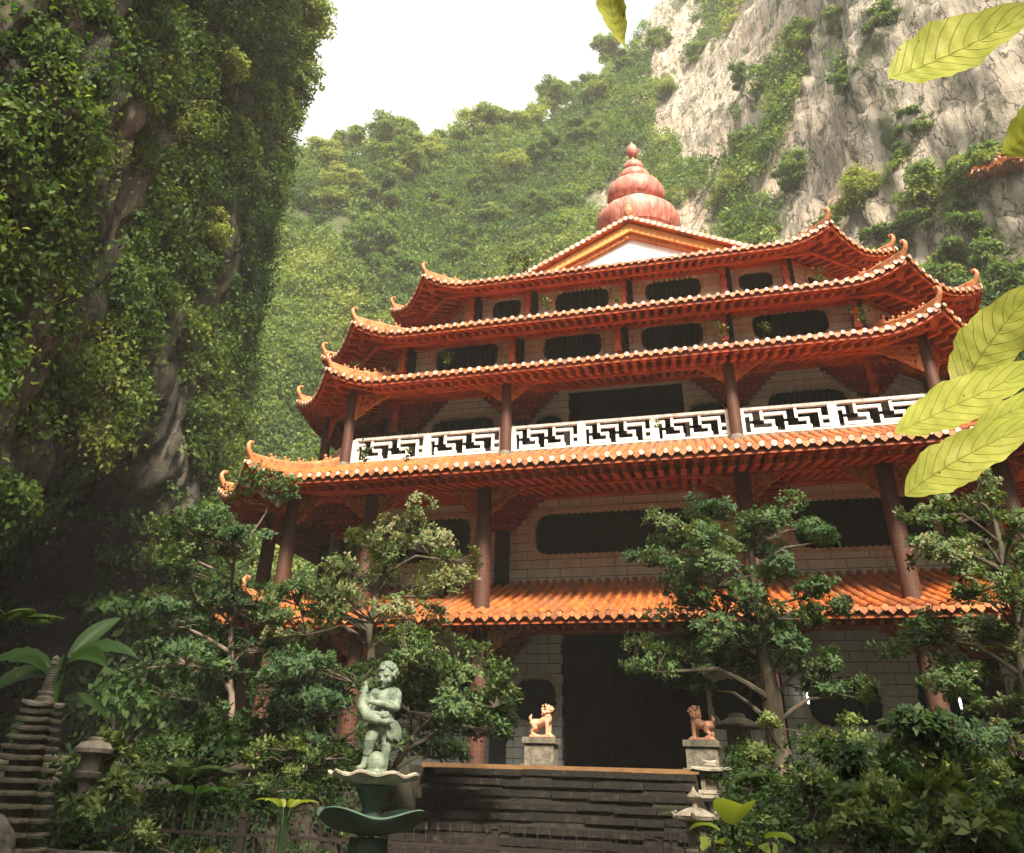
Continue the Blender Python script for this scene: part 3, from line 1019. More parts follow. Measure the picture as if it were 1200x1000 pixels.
# ground storey
walls(W1, 2.35, 6.7, [(-2.87, 4.46, 1.25, 1.05, 0.36, 0.05, 0), (2.87, 4.46, 1.32, 1.05, 0.36, 0.05, 0), (5.64, 4.46, 1.78, 1.10, 0.38, 0.06, 0), (8.35, 4.55, 1.7, 1.05, 0.38, 0.06, 0), (-5.64, 4.46, 1.78, 1.1, 0.38, 0.06, 0), (-8.35, 4.55, 1.7, 1.05, 0.38, 0.06, 0)],
      (-2.06, 2.06, 6.42), [(4.46, 1.2, 1.05, 0.34, 0.05, 0)])
# second storey
walls(W1, 7.35, 10.7, [(-0.05, 9.18, 5.6, 1.28, 0.36, 0.04, 0), (6.95, 9.13, 3.75, 1.40, 0.36, 0.04, 0), (-6.95, 9.13, 3.75, 1.40, 0.36, 0.04, 0)], None, [(9.1, 1.3, 1.3, 0.34, 0.04, 0)])
# balcony storey
walls(W3, 11.93, 15.1, [(-6.25, 13.55, 2.55, 1.35, 0.4, 0.05, 1), (6.25, 13.55, 2.55, 1.35, 0.4, 0.05, 1), (-2.88, 13.45, 1.15, 1.2, 0.42, 0.06, 0), (2.88, 13.45, 1.3, 1.2, 0.42, 0.06, 0)],
      (-2.11, 2.11, 14.95), [(13.5, 1.4, 1.3, 0.4, 0.05, 0)])
# two upper window bands
walls(W4, 15.35, 17.3, [(-5.9, 16.34, 2.52, 1.05, 0.3, 0.045, 1), (-1.72, 16.34, 2.18, 1.0, 0.28, 0.045, 1), (1.99, 16.34, 2.18, 1.0, 0.28, 0.045, 1), (6.1, 16.34, 2.5, 1.02, 0.3, 0.045, 1)], None, [(16.35, 1.4, 0.9, 0.28, 0.045, 1)])
walls(W5, 18.2, 20.72, [(-5.05, 19.70, 1.27, 0.95, 0.27, 0.04, 1), (-1.76, 19.72, 2.27, 1.0, 0.28, 0.04, 1), (2.02, 19.72, 2.22, 0.98, 0.28, 0.04, 1), (5.28, 19.66, 1.27, 0.86, 0.26, 0.04, 1)], None, [(19.7, 1.3, 0.85, 0.26, 0.04, 1)])

# doorways: deep dark recess with folded timber leaves
def doorway(x0, x1, y, z0, z1, depth):
    m = MB()
    for sx in (x0 + 0.02, x1 - 0.02):
        m.box((sx, y + depth / 2 + 0.25, (z0 + z1) / 2), (0.1, depth, z1 - z0))
    m.box(((x0 + x1) / 2, y + depth + 0.3, (z0 + z1) / 2), (x1 - x0 + 0.4, 0.1, z1 - z0))
    m.box(((x0 + x1) / 2, y + depth / 2 + 0.25, z1 + 0.03), (x1 - x0 + 0.3, depth, 0.08))
    d = m.build('doorway', M['dark'], temple)
    for k in range(4):
        xx = x0 + (x1 - x0) * (k + 0.5) / 4
        l = MB()
        wl = (x1 - x0) / 4 - 0.06
        l.box((xx, y + depth + 0.2, z0 + (z1 - z0) * 0.46), (wl, 0.06, (z1 - z0) * 0.9))
        for zz in (0.18, 0.5, 0.8):
            l.box((xx, y + depth + 0.16, z0 + (z1 - z0) * zz), (wl * 0.7, 0.04, (z1 - z0) * 0.2))
        l.build('door_leaf', M['pillar'], d)
    s = MB()
    s.box(((x0 + x1) / 2, y - 0.05, z0 + 0.1), (x1 - x0 - 0.2, 0.3, 0.2))
    s.build('door_sill', M['stone'], d)
doorway(-2.06, 2.06, 2.5, 2.4, 6.42, 2.6)
doorway(-2.11, 2.11, 4.5, 11.93, 14.95, 1.6)

# columns
def column(x, y, z0, z1, r):
    m = MB()
    n = 24
    m.lathe([(r * 1.0, 0), (r, (z1 - z0) * 0.3), (r * 0.96, (z1 - z0) * 0.7), (r * 0.92, z1 - z0)], n=n)
    c = m.build('column', M['column'], temple, (x, y, z0), smooth=True)
    b = MB()
    b.lathe([(r * 1.45, 0), (r * 1.5, 0.08), (r * 1.2, 0.2), (r * 1.02, 0.26)], n=n)
    b.build('column_base', M['stone'], c, smooth=True)
LOWX = (-10.35, -7.55, -3.81, 3.81, 7.55, 10.35)
for x in LOWX:
    column(x, 0.0, 2.4, 10.2, 0.245)
for s in (-1, 1):
    column(s * 12.1, 1.75, 2.4, 10.2, 0.245)
    column(s * 12.1, 6.0, 2.4, 10.2, 0.245)
for x in (-9.82, -3.82, 3.82, 9.82):
    column(x, 2.145, 11.6, 14.62, 0.195)
for s in (-1, 1):
    column(s * 11.75, 4.1, 11.7, 14.62, 0.195)
    column(s * 11.75, 8.5, 11.7, 14.62, 0.195)

# beams over the columns
def beam(pts, z, h, wd, mat):
    m = MB()
    for a, b in zip(pts, pts[1:]):
        m.bar((a[0], a[1], z), (b[0], b[1], z), wd, h)
    return m.build('beam', mat, temple)
beam([(-12.1, 6), (-12.1, 1.75), (-10.35, 0), (10.35, 0), (12.1, 1.75), (12.1, 6)], 10.06, 0.22, 0.26, M['darkred'])
beam([(-11.75, 8.5), (-11.75, 4.1), (-9.82, 2.145), (9.82, 2.145), (11.75, 4.1), (11.75, 8.5)], 14.52, 0.2, 0.24, M['darkred'])
beam([(-12.1, 6), (-12.1, 1.75), (-10.35, 0), (10.35, 0), (12.1, 1.75), (12.1, 6)], 6.0, 0.22, 0.26, M['darkred'])

# carved brackets either side of a column
def carved(x, y, ztop, w_, h_, dirx, diry, mat='gold'):
    m = MB()
    n = 26
    loop = [(0, 0), (w_, 0)]
    for i in range(n + 1):
        t = i / n
        px = w_ * (1 - t)
        e = h_ * (t ** 1.35)
        sc_ = 0.055 * abs(math.sin(t * math.pi * 5.5)) * (1 if 0.04 < t < 0.99 else 0)
        loop.append((px, -e - sc_))
    holes = []
    for (a, b, r) in ((0.16, 0.16, 0.06), (0.36, 0.14, 0.05), (0.56, 0.12, 0.04), (0.14, 0.42, 0.055), (0.30, 0.34, 0.045), (0.12, 0.66, 0.04)):
        cx, cy = a * w_, -b * h_
        holes.append([(cx + r * w_ * 0.8 * math.cos(q * math.pi / 3), cy + r * h_ * 1.2 * math.sin(q * math.pi / 3)) for q in range(6)])
    nx, ny = -diry, dirx
    m.prism(loop, lambda a, b: (x + dirx * a + nx * 0.05, y + diry * a + ny * 0.05, ztop + b), lambda a, b: (x + dirx * a - nx * 0.05, y + diry * a - ny * 0.05, ztop + b), holes)
    return m.build('carved_bracket', M[mat], temple)
q2 = math.sqrt(0.5)
for i, x in enumerate(LOWX):
    for d in (-1, 1):
        if (i == 0 and d < 0) or (i == 5 and d > 0):
            continue
        big = i in (0, 5) or abs(x) > 10
        carved(x + d * 0.2, 0, 9.98, 1.25 if abs(x) < 9 else 1.0, 0.85, d, 0)
        carved(x + d * 0.2, 0, 5.9, 1.0, 0.7, d, 0)
for s in (-1, 1):
    carved(s * 10.5, 0.15, 9.98, 0.9, 0.95, s * q2, q2, 'red')
    carved(s * 11.95, 1.6, 9.98, 0.9, 0.95, -s * q2, -q2, 'red')
    carved(s * 12.1, 1.95, 9.98, 1.1, 0.9, 0, 1, 'red')
    carved(s * 10.5, 0.15, 5.9, 0.9, 0.8, s * q2, q2, 'red')
    carved(s * 11.95, 1.6, 5.9, 0.9, 0.8, -s * q2, -q2, 'red')
    carved(s * 9.95, 2.28, 14.44, 0.95, 1.1, s * q2, q2, 'red')
    carved(s * 11.6, 3.95, 14.44, 0.95, 1.0, -s * q2, -q2, 'red')
    carved(s * 11.75, 4.3, 14.44, 1.0, 0.9, 0, 1, 'red')
    carved(s * 9.65, 2.145, 14.44, 1.6, 0.95, -s, 0)
    for d in (-1, 1):
        carved(s * 3.82 + d * 0.17, 2.145, 14.44, 1.15, 0.75, d, 0)

# stepped corbels and pillars against the walls
def stepped(x, y, ztop, wtop, n=7, hstep=0.17, w0=0.3, dep=0.9):
    m, t = MB(), MB()
    for i in range(n):
        wd = w0 + (wtop - w0) * (1 - i / n) ** 1.1
        dp = dep * (1 - 0.6 * i / n)
        z = ztop - (i + 0.5) * hstep
        m.box((x, y + 0.1 - dp / 2, z), (2 * wd, dp, hstep * 0.72))
        m.box((x, y + 0.1 - dp * 0.42, z - hstep * 0.43), (2 * wd * 0.9, dp * 0.75, hstep * 0.3))
        k = max(2, int(wd / 0.22))
        for j in range(2 * k + 1 if i % 2 == 0 else 0):
            t.box((x - wd + 0.04 + j * (2 * wd - 0.08) / (2 * k), y + 0.09 - dp, z), (0.05, 0.02, hstep * 0.22))
    m.use(1); m.add(t.v, t.f)
    m.build('stepped_corbel', [M['darkred'], M['ochre']], temple)

def wall_pillar(x, y, z0, z1, wd=0.42, dep=0.3):
    m = MB()
    m.box((0, 0, (z1 - z0) / 2), (wd, dep, z1 - z0))
    m.build('wall_pillar', M['pillar'], temple, (x, y, z0))

def strut(x, y, z0, z1):
    m = MB()
    n = max(4, int((z1 - z0) / 0.22))
    for i in range(n):
        z = z0 + (z1 - z0) * (i + 0.5) / n
        k = 0.17 if i % 2 else 0.25
        m.box((x, y, z), (k, k, (z1 - z0) / n * 1.02))
    m.build('hanging_strut', M['red'], temple)

for x in (-9.3, -3.9, 3.9, 9.3):
    wall_pillar(x, 2.3, 7.3, 10.5)
    wall_pillar(x, 2.3, 2.35, 6.5)
    stepped(x, 2.28, 10.45, 1.55)
    stepped(x, 2.28, 6.45, 1.3, 6)
for x in (-8.3, -3.9, 3.9, 8.3):
    wall_pillar(x, 4.3, 11.93, 14.98)
    stepped(x, 4.28, 14.95, 1.45)
for x in (-8.3, 8.3):
    strut(x - 0.35 * (1 if x < 0 else 0), 3.6, 13.5, 14.85)
for x in (-8.3, -3.88, 0.1, 3.85, 8.2):
    wall_pillar(x + 0.1, 3.4, 15.3, 17.25)
    strut(x, 3.0, 15.6, 17.0)
for x in (-6.45, -3.95, 0.08, 4.05, 6.42):
    wall_pillar(x + 0.1, 5.85, 18.3, 20.65)
    strut(x, 5.45, 18.8, 20.5)

# balustrade with fretwork panels
bal = MB()
BY, BZ0, BZ1 = 2.42, 11.95, 12.79
def bal_line(p, q, nseg):
    p, q = Vector(p), Vector(q)
    d = (q - p).normalized()
    L = (q - p).length
    objs = []
    rail = MB()
    rail.bar((p.x, p.y, BZ1), (q.x, q.y, BZ1), 0.16, 0.09)
    rail.bar((p.x, p.y, BZ0 + 0.02), (q.x, q.y, BZ0 + 0.02), 0.14, 0.06)
    ro = rail.build('handrail', M['rail'], bal_obj)
    for k in range(nseg + 1):
        c = p + d * (L * k / nseg)
        m = MB()
        m.box((c.x, c.y, (BZ0 + BZ1) / 2 - 0.02), (0.27, 0.2, BZ1 - BZ0 + 0.02), math.atan2(d.y, d.x))
        m.build('post', M['rail'], bal_obj)
    for k in range(nseg):
        s0, s1 = L * k / nseg + 0.13, L * (k + 1) / nseg - 0.13
        W_ = s1 - s0
        H_ = BZ1 - BZ0 - 0.09
        m = MB()
        def seg(x0, y0, x1, y1):
            x0, x1 = min(max(x0, 0), 1), min(max(x1, 0), 1)
            if abs(x0 - x1) < 1e-6 and abs(y0 - y1) < 1e-6:
                return
            wd = 0.098
            a, b = (min(x0, x1) * W_, max(x0, x1) * W_), (min(y0, y1), max(y0, y1))
            if y0 == y1:
                c = ((a[0] + a[1]) / 2, BZ0 + 0.04 + y0 * H_)
                dm = (a[1] - a[0] + wd, wd)
            else:
                if x0 <= 0 or x0 >= 1:
                    return
                c = (a[0], BZ0 + 0.04 + (b[0] + b[1]) / 2 * H_)
                dm = (wd - 0.004, (b[1] - b[0]) * H_ + wd - 0.004)
            o3 = p + d * (s0 + c[0])
            dep = 0.10 if y0 == y1 else 0.094
            m.box((o3.x, o3.y, c[1]), (dm[0], dep, dm[1]), math.atan2(d.y, d.x))
        pd = 0.41
        for x0 in (-0.20, 0.21, 0.62):
            seg(x0, 0.97, x0, 0.56)
            seg(x0, 0.80, x0 + 0.28, 0.80)
            seg(x0 + 0.28, 0.80, x0 + 0.28, 0.14)
            seg(x0 + 0.28, 0.14, x0 + 0.56, 0.14)
            seg(x0 - 0.13, 0.47, x0 + 0.13, 0.47)
            seg(x0 + 0.13, 0.47, x0 + 0.13, 0.02)
            seg(x0 + 0.28, 0.47, x0 + 0.41, 0.47)
        m.build('fret_panel', M['rail'], bal_obj)
# the balustrade is one part of the temple; its pieces sit under it
sill = MB()
for a, b in (((-11.6, 7.5), (-11.6, 4.2)), ((-11.6, 4.2), (-9.75, BY)), ((-9.75, BY), (9.75, BY)), ((9.75, BY), (11.6, 4.2)), ((11.6, 4.2), (11.6, 7.5))):
    sill.bar((a[0], a[1], BZ0 - 0.06), (b[0], b[1], BZ0 - 0.06), 0.22, 0.1)
bal_obj = sill.build('balustrade', M['rail'], temple)
bal_line((-9.6, BY), (-3.98, BY), 2)
bal_line((-3.66, BY), (3.66, BY), 3)
bal_line((3.98, BY), (9.6, BY), 2)
bal_line((9.85, 2.5), (11.55, 4.15), 1)
bal_line((-11.55, 4.15), (-9.85, 2.5), 1)
bal_line((11.6, 4.35), (11.6, 7.4), 1)
bal_line((-11.6, 7.4), (-11.6, 4.35), 1)

# gable over the top eave
GXc, GYf, GZ0, GZ1, GHW = 0.4, 6.6, 21.5, 23.3, 4.1
m = MB()
m.prism([(-GHW, GZ0), (GHW, GZ0), (0, GZ1)], lambda x, z: (GXc + x, GYf + 0.28, z), lambda x, z: (GXc + x, GYf + 3.6, z))
gable = m.build('gable', M['white'], temple)
for s in (-1, 1):
    m = MB()
    m.prism([(s * (GHW + 0.55), GZ0 - 0.12), (s * (GHW - 0.2), GZ0 - 0.12), (0, GZ1 - 0.10), (0, GZ1 + 0.30)], lambda x, z: (GXc + x, GYf - 0.1, z), lambda x, z: (GXc + x, GYf + 0.2, z))
    m.build('barge_board', M['ochre'], gable)
    m = MB()
    m.prism([(s * (GHW - 0.25), GZ0 - 0.08), (s * (GHW - 0.62), GZ0 - 0.08), (0, GZ1 - 0.30), (0, GZ1 - 0.12)], lambda x, z: (GXc + x, GYf + 0.08, z), lambda x, z: (GXc + x, GYf + 0.27, z))
    for i in range(9):
        t = (i + 0.5) / 9
        m.box((GXc + s * (GHW - 0.44) * (1 - t), GYf + 0.06, GZ0 + (GZ1 - 0.22 - GZ0) * t), (0.09, 0.06, 0.09))
    m.build('inner_moulding', M['gold'], gable)
    m = MB()
    a3, b3 = Vector((GXc + s * (GHW + 0.75), 0, GZ0 - 0.10)), Vector((GXc, 0, GZ1 + 0.42))
    n = 20
    dirv = (b3 - a3).normalized()
    for y0, y1 in ((GYf - 0.35, GYf + 3.7),):
        m.bar(a3 + Vector((0, (y0 + y1) / 2, 0.0)), b3 + Vector((0, (y0 + y1) / 2, 0.0)), y1 - y0, 0.10)
    for i in range(n):
        c = a3.lerp(b3, (i + 0.5) / n)
        m.tube([c + Vector((0, GYf - 0.38, 0.04)), c + Vector((0, GYf + 3.7, 0.04))], 0.085, 8)
    m.use(1)
    for i in range(n):
        c = a3.lerp(b3, (i + 0.5) / n) + Vector((0, GYf - 0.42, 0.03))
        m.tube([c, c + Vector((0, 0.05, 0))], 0.105, 9)
    m.build('gable_tiles', [M['tile'], M['cap']], gable)
    m = MB()
    m.bar(a3 + Vector((0, GYf - 0.1, 0.19)), b3 + Vector((0, GYf - 0.1, 0.19)), 0.2, 0.12)
    m.build('verge_ridge', M['ridge'], gable)
m = MB()
m.lathe([(0.10, 0), (0.17, 0.12), (0.22, 0.34), (0.20, 0.52), (0.12, 0.68), (0.05, 0.80), (0.07, 0.86), (0.02, 0.98)], (GXc, GYf - 0.1, GZ1 + 0.55), 16)
m.build('apex_finial', M['ridge'], gable, smooth=True)

# gourd spire
GOX, GOY = 0.4, 10.0
lobed = lambda t, z: 1 + 0.012 * math.cos(12 * t)
m = MB()
m.lathe([(1.75, 21.7), (1.75, 25.0), (1.86, 25.1)], (GOX, GOY, 0), 40)
drum = m.build('spire_drum', M['pink'], temple, smooth=True)
def bulge(z0, z1, rmax, r0, r1, pw=1.0, n=12):
    out = []
    for i in range(n + 1):
        t = i / n
        a = math.sin(math.pi * (0.06 + 0.88 * t)) ** 0.62
        e = r0 + (r1 - r0) * t
        out.append((e + (rmax - e) * a, z0 + (z1 - z0) * t))
    return out
spire = MB()
spire.lathe(bulge(25.1, 26.7, 2.02, 1.6, 0.95), (GOX, GOY, 0), 48, lobed)
sp = spire.build('gourd_spire', M['pink'], temple, smooth=True)
m = MB(); m.lathe([(1.12, 26.5), (1.10, 27.0), (1.0, 27.12)], (GOX, GOY, 0), 40); m.build('collar', M['verd'], sp, smooth=True)
m = MB()
m.lathe([(0.95, 26.98), (1.18, 27.06), (1.36, 27.25), (1.43, 27.52), (1.41, 27.82), (1.27, 28.12), (1.02, 28.33), (0.72, 28.42), (0.66, 28.47), (0.76, 28.55), (0.80, 28.68), (0.77, 28.88), (0.64, 29.06), (0.44, 29.16), (0.40, 29.2), (0.48, 29.27), (0.52, 29.38), (0.49, 29.58), (0.38, 29.73), (0.2, 29.82), (0.12, 29.87), (0.085, 29.95), (0.085, 30.15)], (GOX, GOY, 0), 40, lobed)
m.build('stacked_gourd', M['pink'], sp, smooth=True)
m = MB()
m.lathe([(0.08, 30.12), (0.2, 30.2), (0.30, 30.42), (0.31, 30.62), (0.22, 30.86), (0.10, 30.96), (0.04, 31.12), (0.01, 31.2)], (GOX, GOY, 0), 24)
m.build('finial_ball', M['pink'], sp, smooth=True)

# ------------------------------------------------------------------ trees
def tree_mesh(pads, trunk, r0, seed, leaf=0.085, dens=1.0, tint0=0.45):
    """trunk and limbs as one mesh, leaf whorls at the twig tips as the other"""
    g = np.random.default_rng(seed)
    wood = MB()
    tr = [Vector(p) for p in trunk]
    n = len(tr)
    fine = []
    for i in range(n - 1):
        for s in range(4):
            p = tr[i].lerp(tr[i + 1], s / 4)
            fine.append(p + Vector((g.normal() * 0.035, g.normal() * 0.035, 0)))
    fine.append(tr[-1])
    rad = [r0 * (1 - 0.72 * i / (len(fine) - 1)) for i in range(len(fine))]
    wood.tube(fine, rad, 9)
    P, Nn, T, L, tin = [], [], [], [], []
    for (x, y, z, rw, rh) in pads:
        c = Vector((x, y, z))
        # limb from the trunk point a little below the pad
        best = min(range(len(fine)), key=lambda i: (fine[i] - c).length + 1.3 * max(0, fine[i].z - c.z + 0.5))
        a = fine[best]
        mid = a.lerp(c, 0.5) + Vector((g.normal() * 0.12, g.normal() * 0.12, 0.10 * (c - a).length))
        end = c + Vector((0, 0, -rh * 0.5))
        ra = min(rad[best] * 0.7, 0.02 + 0.018 * (c - a).length)
        path = [a, a.lerp(mid, 0.55) + Vector((0, 0, 0.03)), mid, mid.lerp(end, 0.55), end]
        wood.tube(path, [ra, ra * 0.8, ra * 0.6, ra * 0.45, 0.012], 6)
        # twigs fan out, each ending in a leaf whorl
        nt_ = int(95 * dens * (rw * rw * (0.5 + rh)) ** 0.75) + 22
        pt = float(np.clip(tint0 + 0.17 * g.normal(), 0, 1))
        sub = g.normal(size=(5, 3)) * np.array([rw * .55, rw * .55, rh * .5])
        for k in range(nt_):
            s = sub[g.integers(5)]
            d = g.normal(size=3)
            d /= np.linalg.norm(d)
            o = s + d * np.array([rw * .48, rw * .48, rh * .55]) * (0.45 + 0.6 * g.random())
            tipp = np.array(c) + o
            if k % 5 == 0:
                j = Vector(np.array(end) + (o - np.array([0, 0, -rh * .5])) * 0.25)
                wood.tube([end, j.lerp(Vector(tipp), 0.5) + Vector((0, 0, 0.03)), Vector(tipp)], [0.011, 0.008, 0.004], 4, caps=False)
            nl = int(g.integers(6, 11))
            axis = unit(np.array([o[0] / rw, o[1] / rw, 0.9]) + g.normal(size=3) * 0.35)
            r1 = unit(np.cross(axis, g.normal(size=3)))
            r2 = np.cross(axis, r1)
            wt = float(np.clip(pt + 0.12 * g.normal(), 0, 1))
            for q in range(nl):
                th = 2 * math.pi * (q / nl) + g.random() * 0.5
                el = 0.15 + 0.75 * g.random()
                td = unit((r1 * math.cos(th) + r2 * math.sin(th)) * math.cos(el) + axis * math.sin(el))
                nv = unit(axis - td * np.dot(axis, td) + g.normal(size=3) * 0.15)
                P.append(tipp + td * 0.012 + g.normal(size=3) * 0.02)
                T.append(td)
                Nn.append(unit(nv - td * np.dot(nv, td)))
                L.append(leaf * (0.65 + 0.7 * g.random()))
                tin.append(np.clip(wt + 0.10 * g.normal(), 0, 1))
    P, Nn, T, L = map(np.array, (P, Nn, T, L))
    V, F = leaves(P, Nn, T, L, L * 0.52, 0.2)
    return wood, V, F, np.repeat(np.array(tin), 4)

def tree(name, label, cat, pads, trunk, r0, seed, leaf=0.085, dens=1.0, bark='bark', lm='leaf_tree', tint0=0.45):
    wood, V, F, tin = tree_mesh(pads, trunk, r0, seed, leaf, dens, tint0)
    base = Vector(trunk[0])
    t = thing(name, label, cat, tuple(base))
    wood.v = [tuple(Vector(v) - base) for v in wood.v]
    wood.build('trunk' if cat == 'tree' else 'stem', M[bark], t, smooth=True, fixn=False)
    np_mesh('crown' if cat == 'tree' else 'foliage', V - np.array(base), F, M[lm], t, tin)
    return t

TP1 = [(-8.5, -7.41, 6.92, 1.2, 0.4), (-8.07, -7.08, 6.58, 1.2, 0.36), (-9.85, -5.84, 6.52, 1.07, 0.34), (-7.14, -6.32, 7.98, 0.76, 0.63), (-7.07, -7.39, 6.52, 0.78, 0.27), (-9.39, -6.65, 5.51, 1.2, 0.32), (-8.06, -6.55, 5.45, 1.09, 0.36), (-9.09, -7.25, 4.96, 0.77, 0.23), (-7.57, -5.98, 5.1, 0.8, 0.32), (-8.09, -7.35, 4.2, 1.11, 0.3), (-7.75, -6.74, 4.09, 0.84, 0.28), (-6.8, -6.46, 4.58, 0.95, 0.3), (-8.92, -6.65, 3.64, 0.76, 0.23), (-7.31, -6.31, 5.61, 0.79, 0.32)]
TP2 = [(-3.55, -6.48, 7.05, 0.68, 0.39), (-3.18, -6.0, 6.68, 0.78, 0.43), (-3.69, -7.47, 6.33, 0.74, 0.4), (-4.62, -6.67, 6.1, 0.86, 0.38), (-5.51, -6.57, 6.06, 0.78, 0.35), (-4.56, -7.46, 5.31, 0.9, 0.36), (-5.22, -8.1, 5.2, 0.71, 0.32), (-3.86, -5.96, 5.96, 0.97, 0.49), (-2.28, -7.44, 5.43, 0.7, 0.35), (-3.76, -7.41, 4.97, 1.06, 0.35), (-5.97, -6.14, 4.98, 0.96, 0.35), (-6.29, -6.81, 5.13, 0.57, 0.26), (-2.17, -7.06, 6.19, 0.36, 0.27), (-3.19, -6.4, 4.89, 1.1, 0.37)]
BP1 = [(-2.23, -9.16, 3.91, 1.07, 0.38), (-1.24, -8.21, 3.97, 0.63, 0.32), (-1.56, -8.68, 3.56, 0.92, 0.43), (-0.64, -9.07, 3.32, 0.51, 0.37), (-1.18, -8.28, 2.93, 0.68, 0.33), (-2.13, -7.9, 3.09, 0.79, 0.4), (-0.52, -8.91, 2.88, 0.38, 0.23), (-3.58, -8.32, 3.74, 0.98, 0.36), (-2.32, -8.78, 3.27, 0.77, 0.37), (-1.83, -8.16, 2.53, 0.61, 0.21), (-2.67, -8.19, 2.78, 0.62, 0.28)]
BP2 = [(-4.27, -9.39, 3.61, 0.78, 0.31), (-5.02, -8.54, 3.28, 0.81, 0.32), (-3.98, -8.78, 3.12, 0.94, 0.34), (-5.38, -8.74, 2.98, 0.64, 0.29), (-3.69, -8.55, 2.74, 0.78, 0.28), (-4.6, -9.1, 2.68, 0.77, 0.25), (-5.55, -8.64, 2.64, 0.48, 0.22)]
TP3 = [(3.39, -4.17, 7.65, 0.89, 0.44), (4.4, -5.87, 7.11, 0.81, 0.36), (5.03, -4.23, 7.32, 0.77, 0.31), (5.36, -5.23, 6.71, 0.45, 0.18), (2.45, -5.04, 7.07, 0.67, 0.34), (3.01, -5.78, 6.49, 0.81, 0.4), (3.86, -4.56, 6.76, 0.85, 0.42), (2.24, -5.46, 6.33, 0.74, 0.33), (1.53, -4.18, 6.57, 0.49, 0.2), (3.1, -5.49, 5.95, 0.9, 0.4), (4.07, -4.86, 6.24, 0.73, 0.29), (2.35, -5.22, 5.77, 0.82, 0.37), (3.17, -4.75, 5.5, 1.01, 0.4), (4.2, -5.67, 5.23, 0.77, 0.34), (4.92, -5.7, 5.61, 0.6, 0.27), (5.35, -4.46, 5.6, 0.54, 0.25), (2.4, -4.45, 5.23, 0.93, 0.37), (3.45, -4.85, 4.9, 1.07, 0.39), (1.77, -4.07, 4.87, 0.85, 0.34), (1.74, -5.65, 4.23, 0.6, 0.24), (2.84, -4.23, 4.5, 0.91, 0.36), (4.29, -5.73, 4.74, 0.67, 0.3), (3.88, -3.98, 4.45, 0.82, 0.33), (4.89, -4.73, 4.42, 0.52, 0.24), (5.19, -4.76, 3.89, 0.51, 0.2), (4.51, -3.96, 4.13, 0.71, 0.25), (2.45, -4.37, 4.08, 0.54, 0.25)]
TP4 = [(8.64, -5.36, 7.22, 0.61, 0.35), (8.6, -6.98, 6.43, 0.47, 0.31), (7.19, -6.29, 6.85, 0.42, 0.2), (7.49, -6.91, 6.5, 0.4, 0.19), (7.38, -6.67, 5.94, 0.64, 0.29), (7.06, -6.63, 6.12, 0.32, 0.16), (8.41, -5.21, 6.26, 0.76, 0.37), (7.49, -6.82, 5.31, 0.69, 0.31), (8.22, -6.45, 5.22, 0.62, 0.34), (7.02, -6.02, 4.74, 0.79, 0.32), (6.61, -5.23, 4.87, 0.58, 0.27), (7.91, -4.98, 4.82, 0.74, 0.33), (8.32, -5.54, 4.51, 0.55, 0.32), (7.0, -6.63, 3.81, 0.59, 0.27), (7.74, -5.9, 3.63, 0.68, 0.33), (9.1, -5.55, 5.99, 0.66, 0.39), (8.54, -6.99, 4.56, 0.58, 0.35), (8.58, -5.6, 3.53, 0.6, 0.36)]
BP3 = [(6.94, -8.18, 2.92, 0.66, 0.29), (6.47, -7.87, 2.82, 0.47, 0.22), (7.43, -7.76, 2.73, 0.46, 0.27), (6.53, -7.76, 2.49, 0.4, 0.21), (7.04, -7.97, 2.27, 0.52, 0.23)]
tree('garden_tree', 'slender tree with thin forked pale trunk and flat leaf tiers left of the temple', 'tree', TP1, [(-7.26, -6.5, 1.6), (-7.33, -6.5, 3.32), (-7.58, -6.5, 4.41), (-7.8, -6.5, 5.58), (-8.05, -6.5, 6.3), (-7.4, -6.4, 7.5)], 0.085, 1, 0.10, 1.5, 'palebark', tint0=0.36)
tree('garden_tree', 'airy pale green tree in front of the second storey left of the cherub', 'tree', TP2, [(-3.47, -7.0, 1.6), (-3.76, -7.0, 3.45), (-4.06, -7.0, 4.72), (-4.0, -7.0, 5.56), (-3.48, -7.0, 6.5)], 0.13, 2, 0.09, 1.8, 'bark', tint0=0.78)
tree('garden_shrub', 'wide rounded green bush behind the cherub statue', 'shrub', BP1, [(-3.05, -8.6, 1.4), (-2.6, -8.5, 2.3), (-1.95, -8.5, 3.2)], 0.10, 3, 0.09, 2.2, tint0=0.46)
tree('garden_shrub', 'dark leafy bush left of the cherub, below the airy tree', 'shrub', BP2, [(-4.3, -9.0, 1.3), (-4.3, -9.0, 2.43), (-4.39, -9.0, 3.2)], 0.08, 4, 0.09, 1.9, tint0=0.36)
tree('garden_tree', 'dense tree with dark trunk standing right of the doorway', 'tree', TP3, [(3.88, -5.0, 1.9), (3.88, -5.0, 3.7), (3.85, -5.0, 5.28), (3.87, -5.0, 7.0)], 0.21, 5, 0.092, 1.9, tint0=0.5)
tree('garden_tree', 'bushy yellow-green tree at the right edge over the corner of the tiled eave', 'tree', TP4, [(7.75, -6.0, 1.6), (8.12, -6.0, 3.23), (8.37, -6.0, 4.72), (8.5, -6.0, 6.8)], 0.15, 6, 0.09, 2.1, tint0=0.66)
tree('garden_shrub', 'low pale-tipped shrub under the right-hand tree', 'shrub', BP3, [(6.77, -8.0, 1.2), (6.91, -8.0, 2.26), (6.97, -8.0, 2.71)], 0.06, 7, 0.09, 1.6, tint0=0.6)

